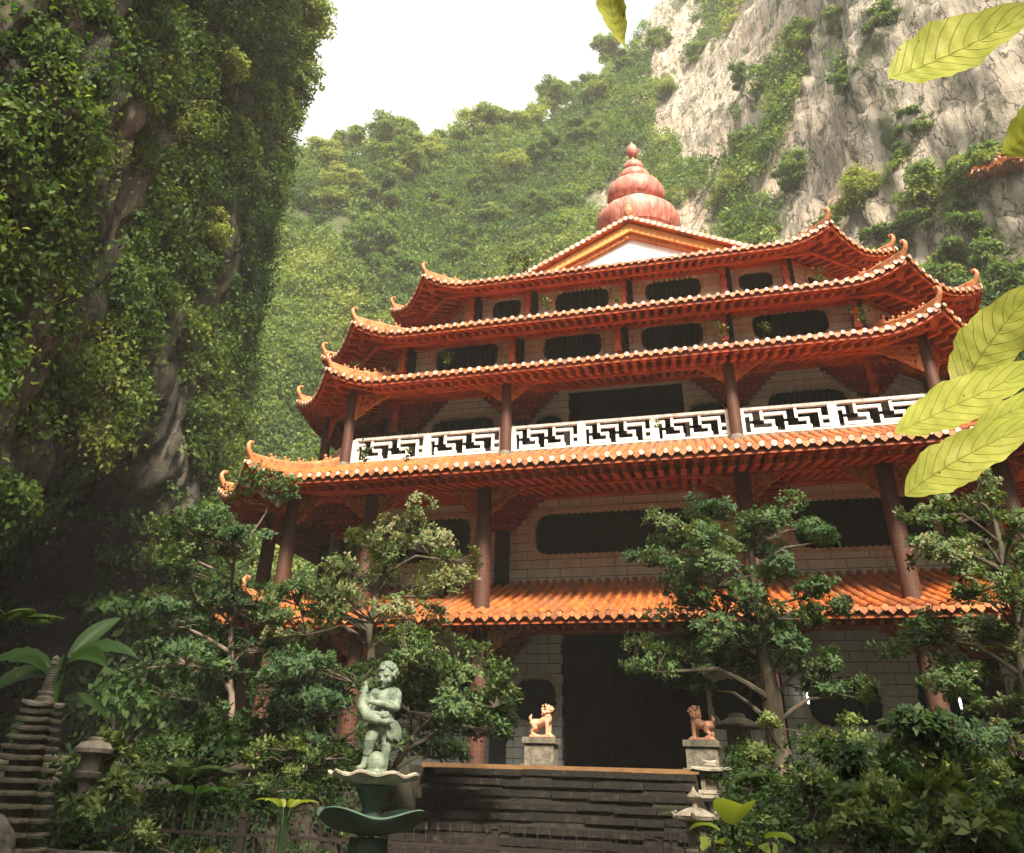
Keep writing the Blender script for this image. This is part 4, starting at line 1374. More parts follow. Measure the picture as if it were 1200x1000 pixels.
# wild trees on the hillside and the cliff edge: three kinds, copied
def wild_kind(seed, h, spread, lm, leaf, tint0):
    g = np.random.default_rng(seed)
    pads = []
    for k in range(22):
        a = g.random() * 6.283
        r = spread * g.random() ** 0.6
        zz = h * (0.42 + 0.58 * g.random())
        r *= 1.15 - 0.55 * (zz / h)
        pads.append((r * math.cos(a), r * math.sin(a), zz, spread * (0.30 + 0.15 * g.random()), h * 0.07))
    wood = MB()
    tr = [Vector((0, 0, -1.5)), Vector((0.2, 0.1, h * .25)), Vector((0.1, -0.2, h * .55)), Vector((0.4, 0, h * .9))]
    wood.tube(tr, [0.10, 0.20, 0.14, 0.05], 8)
    for p in pads:
        b = Vector((0.15, -0.05, p[2] * 0.62))
        e = Vector(p[:3])
        wood.tube([b, b.lerp(e, 0.5) + Vector((0, 0, .25)), e], [0.10, 0.07, 0.03], 5)
    cen = np.array([p[:3] for p in pads])
    rad = np.array([p[3] for p in pads])
    LP, LNn, LT, LL, idx, g = clump_cloud(cen, rad, np.tile([[0, 0, 0.6]], (len(cen), 1)), 330, leaf, seed, 0.5)
    V, F = leaves(LP, LNn, LT, LL, LL * 0.5)
    ct = np.clip(tint0 + 0.16 * g.normal(size=len(cen)), 0, 1)
    tin = np.repeat(np.clip(ct[idx] + 0.12 * g.normal(size=len(idx)), 0, 1), 4)
    return wood, V, F, tin, lm

def nearest(Pg, x, y, z):
    P = Pg.reshape(-1, 3)
    d = (P[:, 0] - x) ** 2 + (P[:, 1] - y) ** 2 + (P[:, 2] - z) ** 2
    return P[np.argmin(d)]

def make_wild(kind, name, label, group):
    wood, V, F, tin, lm = kind
    t = thing(name, label, 'tree', group=group)
    wood.build('trunk', M['bark'], t, smooth=True, fixn=False)
    np_mesh('crown', V, F, M[lm], t, tin)
    return t

def copy_tree(o, parent=None):
    c = o.copy()
    C.objects.link(c)
    if parent:
        c.parent = parent
    for ch in [x for x in bpy.data.objects if x.parent == o]:
        copy_tree(ch, c)
    return c

WG = 'wild trees growing on the hillside'
WL = ['feathery pale green tree growing out of the steep cliffs and slopes', 'dark rounded tree growing out of the steep cliffs and slopes', 'broad yellow-green tree growing out of the steep cliffs and slopes']
kinds = [make_wild(wild_kind(31, 8.0, 3.6, 'leaf_hill', 0.36, 0.62), 'wild_tree', WL[0], WG),
         make_wild(wild_kind(32, 7.0, 3.0, 'leaf_hill', 0.34, 0.42), 'wild_tree', WL[1], WG),
         make_wild(wild_kind(33, 6.5, 4.2, 'leaf_hill', 0.36, 0.85), 'wild_tree', WL[2], WG)]
#WILD
SPOTS = [(2, -54.1, 73.0, 82.3, 1.3), (1, -45.6, 72.8, 76.7, 1.5), (1, -45.7, 67.9, 64.9, 1.3), (0, -45.0, 76.5, 85.6, 1.4), (1, -37.9, 76.1, 76.3, 1.3), (0, -53.0, 70.8, 74.7, 1.2), (1, -40.6, 68.4, 61.5, 1.3), (1, -33.7, 73.8, 65.7, 1.1), (2, -59.9, 73.9, 90.0, 1.2), (0, -57.1, 78.7, 94.7, 1.3), (0, -50.1, 78.8, 92.9, 1.4), (2, -45.0, 81.9, 93.0, 1.3), (0, -40.5, 84.9, 96.3, 1.3), (2, -35.3, 87.0, 102.0, 1.3), (0, -33.1, 86.9, 101.6, 1.1), (2, -28.5, 90.4, 105.7, 1.2), (0, -23.1, 94.3, 111.4, 1.3), (1, -17.7, 96.8, 118.9, 1.2), (0, -13.0, 100.0, 127.7, 1.2), (1, -31.7, 80.2, 83.2, 1.2), (2, -27.6, 83.5, 88.9, 1.1), (1, -22.6, 84.9, 91.4, 1.1), (0, -29.0, 77.8, 73.7, 1.1), (1, -22.3, 78.1, 75.8, 1.1), (2, -18.0, 81.2, 80.3, 0.9), (1, -32.5, 75.4, 70.0, 1.0), (0, -24.3, 75.1, 65.5, 0.9), (1, -15.8, 88.2, 97.4, 1.2), (0, -13.5, 93.1, 108.2, 1.2), (1, -9.2, 99.2, 123.9, 1.1), (0, -2.7, 94.7, 123.8, 1.0), (1, 10.6, 68.8, 87.5, 0.8), (0, 9.2, 62.2, 68.4, 0.75), (2, 6.2, 64.4, 64.4, 0.8), (1, 12.5, 54.3, 57.4, 0.7), (1, 18.9, 44.2, 61.6, 0.85), (1, 22.3, 40.4, 50.7, 0.8), (0, 21.5, 40.9, 46.5, 0.7), (2, 16.9, 42.9, 46.6, 0.7), (1, 14.0, 47.7, 47.5, 0.6), (1, 20.3, 41.0, 41.8, 0.9), (0, 22.0, 40.0, 38.8, 1.0), (1, 22.7, 37.5, 35.4, 1.0), (1, 24.2, 38.0, 40.9, 0.9), (0, 25.5, 36.2, 41.3, 0.8), (1, 18.7, 42.1, 39.5, 0.9), (0, 5.6, 87.8, 112.6, 0.9), (2, -0.5, 87.3, 105.0, 0.8), (0, 17.6, 55.9, 79.5, 0.8), (1, 22.7, 41.1, 65.7, 0.8), (0, 20.5, 48.9, 74.9, 0.7), (2, 20.5, 39.4, 35.7, 0.8), (1, 22.5, 35.2, 30.4, 1.0), (0, 8.8, 55.1, 50.6, 0.5), (1, 6.0, 60.6, 54.9, 0.5), (0, -21.4, 9.3, 43.8, 0.8), (2, -22.3, 10.6, 41.6, 0.8), (0, -22.3, 11.9, 37.9, 0.8), (1, -22.3, 10.6, 41.6, 0.7), (2, -21.4, 8.2, 43.5, 0.8), (0, -22.4, 11.6, 35.8, 0.8), (1, -21.0, 6.3, 35.4, 0.6), (2, -19.8, 0.8, 32.4, 0.6), (0, -21.8, 7.2, 28.9, 0.7), (0, -23.5, 13.7, 32.8, 0.7), (1, -20.0, 0.8, 26.0, 0.55), (1, -20.1, 0.8, 21.7, 0.5), (2, -21.3, 5.8, 24.0, 0.5), (2, -21.4, 9.3, 45.3, 0.8)]
used = [False] * 3
gw = np.random.default_rng(5)
for (k, x, y, z, s) in SPOTS:
    o = kinds[k] if not used[k] else copy_tree(kinds[k])
    used[k] = True
    o.location = (x - (1.3 * s if x < -17 and y < 20 else 0), y + (1.2 * s if y > 20 else 0), z - 1.0 * s)   # rooted a little inside the rock
    o.rotation_euler = (gw.normal() * .06, gw.normal() * .06, gw.random() * 6.28)
    ss = s * (0.85 + 0.3 * gw.random())
    o.scale = (ss, ss, ss * (0.9 + .25 * gw.random()))

FL, FG = 'dark rounded tree in the shade at the foot of the left cliff', 'trees at the foot of the left cliff'
kd = make_wild(wild_kind(34, 7.0, 3.0, 'leaf_cliff', 0.30, 0.12), 'wild_tree', FL, FG)
for i_, (x, y, z, q_) in enumerate(((-19.5, 6.0, 0, 1.2), (-15.5, 5.5, 0, 0.9), (-20, 12, 0, 1.3), (-16.5, 10.5, 0, 1.1))):
    o = kd if i_ == 0 else copy_tree(kd)
    o.location = (x, y, z - 0.8)
    o.rotation_euler = (0, 0, x * 2.3)
    o.scale = (q_, q_, q_ * 1.05)

# unseen trees added behind the viewpoint so their crowns shade and dapple the garden
SL, SG = 'unseen tall tree added behind the viewpoint to shade the garden', 'unseen trees added behind the viewpoint'
for (x, y, q_, a_) in ((-6.5, -26.5, 2.3, 0.3), (0.2, -27.0, 2.4, 2.0), (12.8, -26.0, 2.3, 4.1), (20.0, -24.5, 2.2, 5.0)):
    o = copy_tree(kinds[0])
    o.name = 'unseen_shade_tree'
    o['label'], o['group'] = SL, SG
    o.location = (x, y, 0)
    o.rotation_euler = (0, 0, 0)
    o.scale = (q_ * 0.62, q_ * 0.46, q_)

# rust coloured shrub high on the right cliff
wood, V, F, tin, _ = wild_kind(41, 2.6, 1.9, 'leaf_rust', 0.3, 0.5)
t = thing('cliff_shrub', 'rust-orange shrub on the right-hand cliff', 'shrub', (25.4, 35.4, 42.3))
wood.v = [tuple(Vector(v) * 0.4) for v in wood.v]
wood.build('stem', M['palebark'], t, smooth=True, fixn=False)
np_mesh('foliage', V, F, M['leaf_rust'], t, tin)

# ------------------------------------------------------------------ planted beds
def bed_cover(name, label, n, xr, yr, seed, tint0, leaf=0.085, per=46):
    g = np.random.default_rng(seed)
    x = xr[0] + (xr[1] - xr[0]) * g.random(n)
    y = yr[0] + (yr[1] - yr[0]) * g.random(n)
    z = ground_height(x, y) + 0.10 + 0.28 * (0.5 + 0.5 * vnoise(np.stack([x, y, 0 * x], 1) * 1.3, seed)) * (0.6 + 0.8 * g.random(n))
    kp = vnoise(np.stack([x, y, 0 * x], 1) * 0.75, seed + 9) + 0.35 * g.random(n) > 0.06
    x, y, z = x[kp], y[kp], z[kp]
    n = len(x)
    cen = np.stack([x, y, z], 1)
    rad = 0.20 + 0.26 * g.random(n) ** 2
    LP, LNn, LT, LL, idx, g = clump_cloud(cen, rad, np.tile([[0, -0.2, 0.7]], (n, 1)), per, leaf, seed, 0.8, 0.15)
    LNn = unit(LNn + np.array([0, -0.15, 0.5]))
    LT = unit(LT - LNn * np.sum(LT * LNn, 1, keepdims=True))
    V, F = leaves(LP, LNn, LT, LL, LL * 0.6)
    ct = np.clip(tint0 + 0.34 * vnoise(cen * 0.8, seed + 3) + 0.12 * g.normal(size=n), 0, 1)
    tin = np.repeat(np.clip(ct[idx] + 0.15 * g.normal(size=len(idx)), 0, 1), 4)
    return tag(np_mesh(name, V, F, M['leaf_bed'], tint=tin), label, 'undergrowth', kind='stuff')
bed_cover('undergrowth', 'dense leafy ground cover in the bed left of the stairs', 1000, (-8.6, -2.7), (-14.4, -6.6), 61, 0.5)
bed_cover('undergrowth', 'dense leafy ground cover in the bed right of the stairs', 1000, (2.7, 9.6), (-14.0, -6.4), 62, 0.5)

# low shrubs of three leaf kinds dotted through the beds
BG = 'low shrubs in the planted beds'
def bed_shrub_kind(seed, leaf, tint0, label, r_):
    g = np.random.default_rng(seed)
    pads = [(g.normal() * r_ * .5, g.normal() * r_ * .5, 0.3 + 0.55 * g.random(), r_ * (.5 + .3 * g.random()), .16) for _ in range(5)]
    o = tree('bed_shrub', label, 'shrub', pads, [(0, 0, -0.2), (0.02, 0, 0.2), (0, 0.03, 0.6)], 0.025, seed, leaf, 0.9, 'bark', 'leaf_bed', tint0)
    o['group'] = BG
    return o
bk = [bed_shrub_kind(301, 0.07, 0.75, 'small-leaved bright green shrub in the planted beds', 0.45),
      bed_shrub_kind(302, 0.15, 0.55, 'broad-leaved green shrub in the planted beds', 0.5),
      bed_shrub_kind(303, 0.11, 0.92, 'pale variegated shrub in the planted beds', 0.4)]
bu = [False] * 3
for i, (x, y) in enumerate(((-7.4, -12.9), (-6.2, -11.6), (-5.0, -10.4), (-3.4, -11.2), (-2.95, -13.4), (-4.6, -13.6), (-6.0, -9.0), (-3.6, -9.9), (4.2, -10.9), (4.6, -12.6), (4.9, -10.3), (5.9, -12.2), (6.6, -10.6), (7.6, -11.8), (7.9, -9.2), (4.6, -8.0), (4.9, -7.0), (5.4, -13.4), (6.0, -8.9))):
    k = (i * 2 + i // 4) % 3
    o = bk[k] if not bu[k] else copy_tree(bk[k])
    bu[k] = True
    o.location = (x, y, float(ground_height(np.array([x]), np.array([y]))[0]))
    o.rotation_euler.z = i * 1.7
    q_ = 0.8 + 0.45 * ((i * 37) % 10) / 10
    o.scale = (q_, q_, q_ * 0.95)

def frond_plant(name, label, cat, loc, nfr, length, seed, lm='leaf_bed', group=None, wid=0.16, up=0.9):
    """fern: arching ribs with paired leaflets"""
    g = np.random.default_rng(seed)
    wood = MB()
    P, Nn, T, L, tin = [], [], [], [], []
    for k in range(nfr):
        a = 6.283 * k / nfr + g.random() * 0.7
        ln = length * (0.7 + 0.5 * g.random())
        h = np.array([math.cos(a), math.sin(a), 0])
        pts = []
        for i in range(15):
            s = i / 14
            pts.append(h * ln * s * (0.75 + 0.1 * s) + np.array([0, 0, ln * up * (s - 0.72 * s * s)]))
        wood.tube([Vector(p) for p in pts], [0.010 - 0.007 * i / 14 for i in range(15)], 4)
        for i in range(1, 15):
            tg_ = unit(pts[i] - pts[i - 1])
            sd = unit(np.cross(tg_, [0, 0, 1.0]))
            nv = np.cross(sd, tg_)
            for m_ in (0, .5):
                b = pts[i - 1] + (pts[i] - pts[i - 1]) * m_
                for s_ in (-1, 1):
                    P.append(b)
                    T.append(unit(sd * s_ + tg_ * 0.45 - nv * 0.15))
                    Nn.append(nv)
                    L.append(wid * math.sin(math.pi * min(0.97, (i + m_) / 15 * 0.9 + 0.08)) * ln * 1.4)
                    tin.append(np.clip(0.62 + 0.15 * g.normal(), 0, 1))
    P, Nn, T, L = map(np.array, (P, Nn, T, L))
    Nn = unit(Nn - T * np.sum(Nn * T, 1, keepdims=True))
    V, F = leaves(P, Nn, T, L, L * 0.34)
    t = thing(name, label, cat, loc, group=group)
    wood.build('stem', M['bark'], t, fixn=False)
    np_mesh('frond', V, F, M[lm], t, np.repeat(np.array(tin), 4))
    return t
frond_plant('fern', 'arching fern rising above the left bed', 'fern', (-4.55, -12.0, 1.75), 11, 0.95, 71)
frond_plant('fern', 'tall upright fern frond plant in the right bed below the terrace', 'fern', (3.75, -9.0, 1.85), 9, 0.85, 72, up=1.3)
frond_plant('fern', 'low fern beside the square-roofed stone lantern', 'fern', (2.75, -9.4, 1.5), 10, 0.75, 73)
frond_plant('fern', 'feathery fern hanging at the left edge above the banana plant', 'fern', (-10.2, -10.5, 4.4), 12, 1.3, 74, up=0.4)

def blade_leaf(mbs, base, h, ln, wid, arch, fold=0.2, n=14, tear=None, roll=0.0):
    """one broad leaf: a curved, folded blade with thickness along a midrib"""
    base, h = Vector(base), Vector(h).normalized()
    sd = Matrix.Rotation(roll, 3, h) @ h.cross(Vector((0, 0, 1))).normalized()
    b0 = len(mbs.v)
    p = base.copy()
    d = h.copy()
    rows = []
    for i in range(n + 1):
        s = i / n
        w_ = wid * (math.sin(math.pi * min(1, s * 0.93 + 0.07)) ** 0.75)
        if tear:
            w_ *= 1 - 0.25 * abs(math.sin(s * tear))
        nv = sd.cross(d).normalized()
        for q in (-1, -0.5, 0, 0.5, 1):
            mbs.v.append(tuple(p + sd * (w_ / 2 * q) + nv * (abs(q) * w_ * fold * (1 if abs(q) < 1 else .9))))
        p = p + d * (ln / n)
        d = (d + Vector((0, 0, -arch / n))).normalized()
    for i in range(n):
        for q in range(4):
            a = b0 + i * 5 + q
            mbs.f.append((a, a + 1, a + 6, a + 5))

def broad_plant(name, label, cat, loc, leaves_, lm, roll=0.0, group=None):
    t = thing(name, label, cat, loc, group=group)
    for (a, el, ln, wid, arch, stalk_h, lean) in leaves_:
        m, s = MB(), MB()
        h = Vector((math.cos(a) * math.cos(el), math.sin(a) * math.cos(el), math.sin(el)))
        top = Vector((math.cos(a) * lean, math.sin(a) * lean, stalk_h))
        s.tube([Vector((0, 0, -0.3)), Vector((math.cos(a) * lean * .35, math.sin(a) * lean * .35, stalk_h * .6)), top], [0.012 + 0.05 * wid, 0.008 + 0.04 * wid, 0.004 + 0.03 * wid], 6)
        s.build('leaf_stalk', M['leaf_banana'], t, smooth=True)
        blade_leaf(m, top, h, ln, wid, arch, tear=19 if wid > 0.3 and ln > 0.9 else None, roll=roll * random.uniform(0.6, 1.2) * (1 if math.cos(a) > 0 else -1))
        o = m.build('leaf', M[lm], t, smooth=True, fixn=False)
        tn = o.data.attributes.new("tint", 'FLOAT', 'POINT')
        tn.data.foreach_set("value", np.full(len(o.data.vertices), random.uniform(0.2, 0.9), dtype=np.float32))
    return t
broad_plant('banana_plant', 'banana plant with long torn leaves behind the stone pagoda', 'plant', (-7.1, -12.2, 1.6),
            [(3.4, 0.45, 1.15, 0.36, 1.0, 1.75, 0.18), (1.2, 1.0, 1.05, 0.28, 0.7, 1.9, 0.1), (0.25, 0.5, 1.2, 0.34, 1.1, 1.9, 0.12), (-0.35, 0.35, 1.25, 0.30, 1.0, 1.8, 0.18), (4.2, 0.15, 1.0, 0.34, 1.5, 1.6, 0.2), (5.5, 0.1, 1.1, 0.3, 1.4, 1.5, 0.25), (2.4, 0.6, 1.0, 0.3, 1.2, 1.7, 0.15), (5.0, -0.1, 0.9, 0.3, 1.3, 1.1, 0.2), (4.6, 0.7, 1.0, 0.36, 1.2, 1.5, 0.1), (0.9, 0.2, 1.0, 0.3, 1.6, 1.3, 0.2)], 'leaf_banana', roll=0.9)
broad_plant('taro_plant', 'lime-yellow taro plant with a large round leaf beside the small lantern', 'plant', (3.3, -12.4, 1.0),
            [(-1.2, 0.75, 0.52, 0.50, 0.9, 0.62, 0.05), (-2.2, 0.25, 0.40, 0.34, 0.9, 0.42, 0.15), (-0.9, 0.2, 0.40, 0.34, 0.8, 0.40, 0.35), (-0.3, 0.3, 0.35, 0.28, 0.9, 0.5, 0.4), (2.8, 0.5, 0.42, 0.16, 1.2, 0.55, 0.15)], 'leaf_lime')
broad_plant('taro_plant', 'yellow taro leaf plant low at the right edge', 'plant', (6.75, -9.0, 1.5),
            [(-1.6, 0.35, 0.55, 0.46, 1.0, 0.75, 0.05), (0.2, 0.3, 0.5, 0.4, 1.0, 0.7, 0.2), (-2.6, 0.2, 0.45, 0.36, 1.0, 0.55, 0.2)], 'leaf_lime')
broad_plant('leafy_plant', 'young broad-leaved plant in the middle of the left bed', 'plant', (-3.9, -12.6, 1.3),
            [(0.6 + i * 1.05, 0.5, 0.5, 0.17, 1.0, 0.4, 0.08) for i in range(6)], 'leaf_banana')
broad_plant('leafy_plant', 'pale young plant between the cherub fountain and the left bed', 'plant', (-1.35, -14.7, 1.15),
            [(0.3 + i * 1.05, 0.6, 0.3, 0.10, 1.0, 0.45, 0.08) for i in range(6)], 'leaf_lime')
broad_plant('leafy_plant', 'upright leafy plant at the foot of the right-hand wall', 'plant', (5.6, -7.2, 1.8),
            [(0.9 + i * 0.9, 0.7, 0.42, 0.14, 1.1, 0.55, 0.06) for i in range(7)], 'leaf_bed')

def grass_tuft(label, loc, n, ln, seed):
    g = np.random.default_rng(seed)
    m = MB()
    for k in range(n):
        a = g.random() * 6.283
        l = ln * (0.5 + 0.6 * g.random())
        h = Vector((math.cos(a), math.sin(a), 0))
        b = Vector((g.normal() * .1, g.normal() * .1, 0))
        sd = Vector((-h.y, h.x, 0)) * 0.008
        base = len(m.v)
        for i in range(7):
            s = i / 6
            p = b + h * (l * 0.65 * s * s) + Vector((0, 0, l * (s - 0.45 * s * s)))
            m.v += [tuple(p - sd * (1 - s)), tuple(p + sd * (1 - s))]
        for i in range(6):
            c = base + 2 * i
            m.f.append((c, c + 1, c + 3, c + 2))
    o = m.build('grass_tuft', M['leaf_bed'], None, loc, fixn=False)
    tn = o.data.attributes.new("tint", 'FLOAT', 'POINT')
    tn.data.foreach_set("value", np.full(len(o.data.vertices), 0.85, dtype=np.float32))
    tag(o, label, 'grass')
grass_tuft('tall tuft of drooping grass in front of the right-hand wall', (6.3, -7.4, 1.95), 110, 1.0, 91)
grass_tuft('smaller grass tuft right of the stone lanterns', (5.2, -9.2, 1.6), 70, 0.6, 92)

# weeds rooted in the roof gutters
def weed_mesh(seed, h):
    g = np.random.default_rng(seed)
    P, Nn, T, L, tin = [], [], [], [], []
    for k in range(70):
        s = g.random()
        p = np.array([g.normal() * .10 * (0.4 + s), g.normal() * .08 * (0.4 + s), h * s])
        t_ = unit(np.array([g.normal(), g.normal(), 0.5]))
        n_ = unit(np.cross(t_, g.normal(size=3)))
        P.append(p); T.append(t_); Nn.append(n_); L.append(0.10 * (.6 + .7 * g.random())); tin.append(np.clip(.6 + .25 * g.normal(), 0, 1))
    V, F = leaves(*map(np.array, (P, Nn, T, L)), np.array(L) * .5)
    return V, F, np.repeat(np.array(tin), 4)
weeds = []
for k in range(2):
    V, F, tin = weed_mesh(100 + k, (0.4, 0.55)[k])
    weeds.append(np_mesh('roof_plant', V, F, M['leaf_bed'], tint=tin))
first = [True, True]
for (k, x, y, z, s) in ((0, -6.0, -1.2, 10.5, 1.0), (1, -7.6, -1.0, 10.6, 1.2), (0, -2.3, 1.8, 17.0, 1.2), (1, 0.2, 2.2, 17.1, 1.0), (0, 5.2, 1.3, 14.9, 1.0), (1, 8.1, 1.5, 15.0, 1.2), (0, 3.8, 1.2, 14.85, 1.2), (1, -5.9, 1.4, 14.95, 1.0), (0, -10.0, 2.2, 15.4, 1.1), (1, 7.3, 2.2, 17.1, 1.0), (0, -9.6, 3.0, 17.6, 1.0), (1, -4.6, 5.4, 21.0, 1.9), (0, -4.0, 5.2, 20.9, 1.8), (0, 1.4, 1.5, 12.0, 0.9), (1, -11.0, 2.6, 11.6, 1.6)):
    o = weeds[k] if first[k] else weeds[k].copy()
    if not first[k]:
        C.objects.link(o)
    first[k] = False
    o.location = (x, y, z)
    o.scale = (s, s, s)
    o.rotation_euler.z = x * 3.1
    tag(o, 'small green weed sprouting from the roof tiles of the temple', 'weed', 'weeds sprouting from the temple roofs')

# ------------------------------------------------------------------ guardian lions on pedestals
def lion_mesh():
    m = MB()
    m.box((0, 0, 0.035), (0.62, 0.26, 0.07))
    limb(m, [(-0.20, 0, 0.36), (-0.05, 0, 0.37), (0.10, 0, 0.43)], [0.125, 0.105, 0.13])       # trunk
    ell(m, (0.15, 0, 0.47), (0.115, 0.12, 0.15))                                                # chest
    limb(m, [(0.13, 0, 0.50), (0.15, 0, 0.64)], [0.11, 0.095])                                  # neck
    for s in (-1, 1):
        limb(m, [(0.16, s * 0.075, 0.40), (0.175, s * 0.08, 0.22), (0.165, s * 0.08, 0.09)], [0.062, 0.048, 0.045])
        ell(m, (0.195, s * 0.08, 0.085), (0.068, 0.05, 0.035))
        limb(m, [(-0.22, s * 0.085, 0.36), (-0.165, s * 0.09, 0.24), (-0.25, s * 0.09, 0.16), (-0.225, s * 0.09, 0.09)], [0.095, 0.068, 0.045, 0.042])
        ell(m, (-0.19, s * 0.09, 0.085), (0.068, 0.05, 0.034))
    # head with muzzle, brow, jaw, ears and curled mane
    ell(m, (0.18, 0, 0.73), (0.105, 0.105, 0.105))
    ell(m, (0.275, 0, 0.705), (0.06, 0.072, 0.042))
    ell(m, (0.262, 0, 0.655), (0.05, 0.058, 0.022))
    ell(m, (0.325, 0, 0.73), (0.024, 0.034, 0.022))
    for s in (-1, 1):
        ell(m, (0.255, s * 0.055, 0.78), (0.035, 0.032, 0.024))
        ell(m, (0.272, s * 0.05, 0.755), (0.018, 0.018, 0.018))
        ell(m, (0.14, s * 0.095, 0.82), (0.03, 0.02, 0.045))
    g = np.random.default_rng(8)
    for k in range(46):
        th = g.random() * 6.283
        zz = 0.52 + 0.30 * g.random()
        r = 0.115
        x = 0.13 + r * math.cos(th)
        if x > 0.21:
            continue
        ell(m, (x, r * math.sin(th), zz), (0.035, 0.035, 0.035), n=8)
    limb(m, [(-0.30, 0, 0.42), (-0.34, 0, 0.50), (-0.30, 0, 0.58)], [0.035, 0.045, 0.025])
    return remesh('lion_statue', m, M['lion'], 0.012, smooth_it=3, link_it=False)
LION = lion_mesh()
def pedestal(x, y, label):
    m = MB()
    m.box((0, 0, 0.06), (0.76, 0.58, 0.12))
    m.box((0, 0, 0.30), (0.62, 0.44, 0.38))
    m.box((0, 0, 0.545), (0.71, 0.54, 0.11))
    o = m.build('lion_pedestal', M['stone'], None, (x, y, 2.4))
    md = None
    return tag(o, label, 'pedestal')
pedestal(-0.92, -4.6, 'weathered stone block carrying the lion left of the doorway')
pedestal(2.40, -4.6, 'weathered stone block carrying the lion right of the doorway')
l1 = link('lion_statue', LION, None, (-0.90, -4.6, 3.0), -0.15)
tag(l1, 'peach-coloured stone guardian lion facing right, left of the doorway', 'statue')
l2 = link('lion_statue', LION, None, (2.42, -4.6, 3.0), math.pi - 0.35)
tag(l2, 'peach-coloured stone guardian lion facing left, right of the doorway', 'statue')
for l in (l1, l2):
    l.scale = (0.82, 0.88, 0.74)

# ------------------------------------------------------------------ stone lanterns and pagoda
def lathe_part(name, prof, mat, parent, n=20, z=0, fn=None, smooth=True):
    m = MB()
    m.lathe(prof, (0, 0, z), n, fn)
    return m.build(name, mat, parent, smooth=smooth)

def roof_slab(hw, z, th, lift, over=1.0, n=10, top=0.45):
    """square roof slab with lifted corners"""
    m = MB()
    rings = []
    for (k, zz, lf) in ((0.82, 0.0, 0.25), (1.0, 0.0, 1.0), (1.0, th, 1.0), (top, th * 2.1, 0.1)):
        ring = []
        for s in range(4):
            for i in range(n):
                t = -1 + 2 * i / n
                x, y = ((t, -1), (1, t), (-t, 1), (-1, -t))[s]
                li = lift * lf * abs(t) ** 2.6 * (1 + 0.0 * s)
                e = 1 + 0.06 * abs(t) ** 3
                ring.append((x * hw * k * e, y * hw * k * e, z + zz + li))
        rings.append(ring)
    N_ = 4 * n
    b = len(m.v)
    for r_ in rings:
        m.v += r_
    for q in range(len(rings) - 1):
        for i in range(N_):
            a, c = b + q * N_ + i, b + q * N_ + (i + 1) % N_
            m.f.append((a, c, c + N_, a + N_))
    m.f.append(tuple(b + i for i in reversed(range(N_))))
    m.f.append(tuple(b + (len(rings) - 1) * N_ + i for i in range(N_)))
    return m

pg = thing('stone_pagoda', 'thirteen-tiered square stone pagoda with ringed spire at the left edge', 'pagoda', (-4.76, -15.0, 0.0), R(20))
zt = 2.52
hw = 0.165
zs_ = []
for k in range(17):
    zs_.append((zt, hw))
    zt -= 0.082 + 0.0052 * k
    hw += 0.0155
for k, (z, h_) in enumerate(zs_):
    rs = roof_slab(h_ * (1.12 if k == 0 else 1.0), z, 0.027 if k else 0.03, 0.022 if k else 0.04, top=0.42 if k == 0 else 0.8)
    rs.build('roof_tier', M['palestone'] if k == 0 else M['stonetier'], pg)
    b = MB()
    nz = zs_[k + 1][0] if k + 1 < len(zs_) else 0.4
    b.box((0, 0, (z + nz) / 2 + 0.03), (h_ * 1.15, h_ * 1.15, z - nz + 0.02))
    b.build('tier_body', M['stone'], pg)
b = MB(); b.box((0, 0, 0.25), (1.3, 1.3, 0.7)); b.build('base', M['stone'], pg)
m = MB()
prof = [(0.105, 2.57), (0.11, 2.62), (0.085, 2.64), (0.085, 2.66), (0.10, 2.67), (0.095, 2.70)]
for i in range(9):
    z = 2.71 + i * 0.03
    r_ = 0.072 - 0.003 * i
    prof += [(r_ * 0.7, z), (r_, z + 0.008), (r_, z + 0.02), (r_ * 0.7, z + 0.028)]
prof += [(0.03, 2.985), (0.052, 3.0), (0.055, 3.03), (0.04, 3.05), (0.05, 3.06), (0.035, 3.085), (0.004, 3.11)]
m.lathe(prof, (0, 0, 0), 16)
m.build('ringed_spire', M['palestone'], pg, smooth=True)

ln = thing('stone_lantern', 'mushroom-capped stone lantern in the shade beside the pagoda', 'lantern', (-5.42, -13.0, 1.1))
lathe_part('post', [(0.16, 0), (0.11, 0.12), (0.09, 0.6), (0.12, 0.72)], M['stone'], ln, z=0.0)
lathe_part('light_box', [(0.19, 0.74), (0.20, 0.80), (0.15, 0.82), (0.15, 1.0), (0.17, 1.02)], M['stone'], ln, 8)
lathe_part('cap', [(0.16, 1.01), (0.255, 1.04), (0.265, 1.09), (0.20, 1.16), (0.10, 1.19), (0.10, 1.225), (0.07, 1.235)], M['palestone'], ln, 20)

ln = thing('stone_lantern', 'large dark stone lantern with wide cap in front of the wall right of the lion', 'lantern', (3.05, -2.6, 2.35))
lathe_part('post', [(0.34, 0), (0.30, 0.12), (0.20, 0.2), (0.22, 0.48), (0.34, 0.55)], M['stone'], ln)
lathe_part('light_box', [(0.36, 0.56), (0.38, 0.66), (0.26, 0.70), (0.26, 1.0), (0.30, 1.02)], M['stone'], ln, 8)
lathe_part('cap', [(0.32, 1.02), (0.50, 1.05), (0.50, 1.09), (0.30, 1.2), (0.18, 1.25), (0.17, 1.31), (0.1, 1.33)], M['stone'], ln, 24)

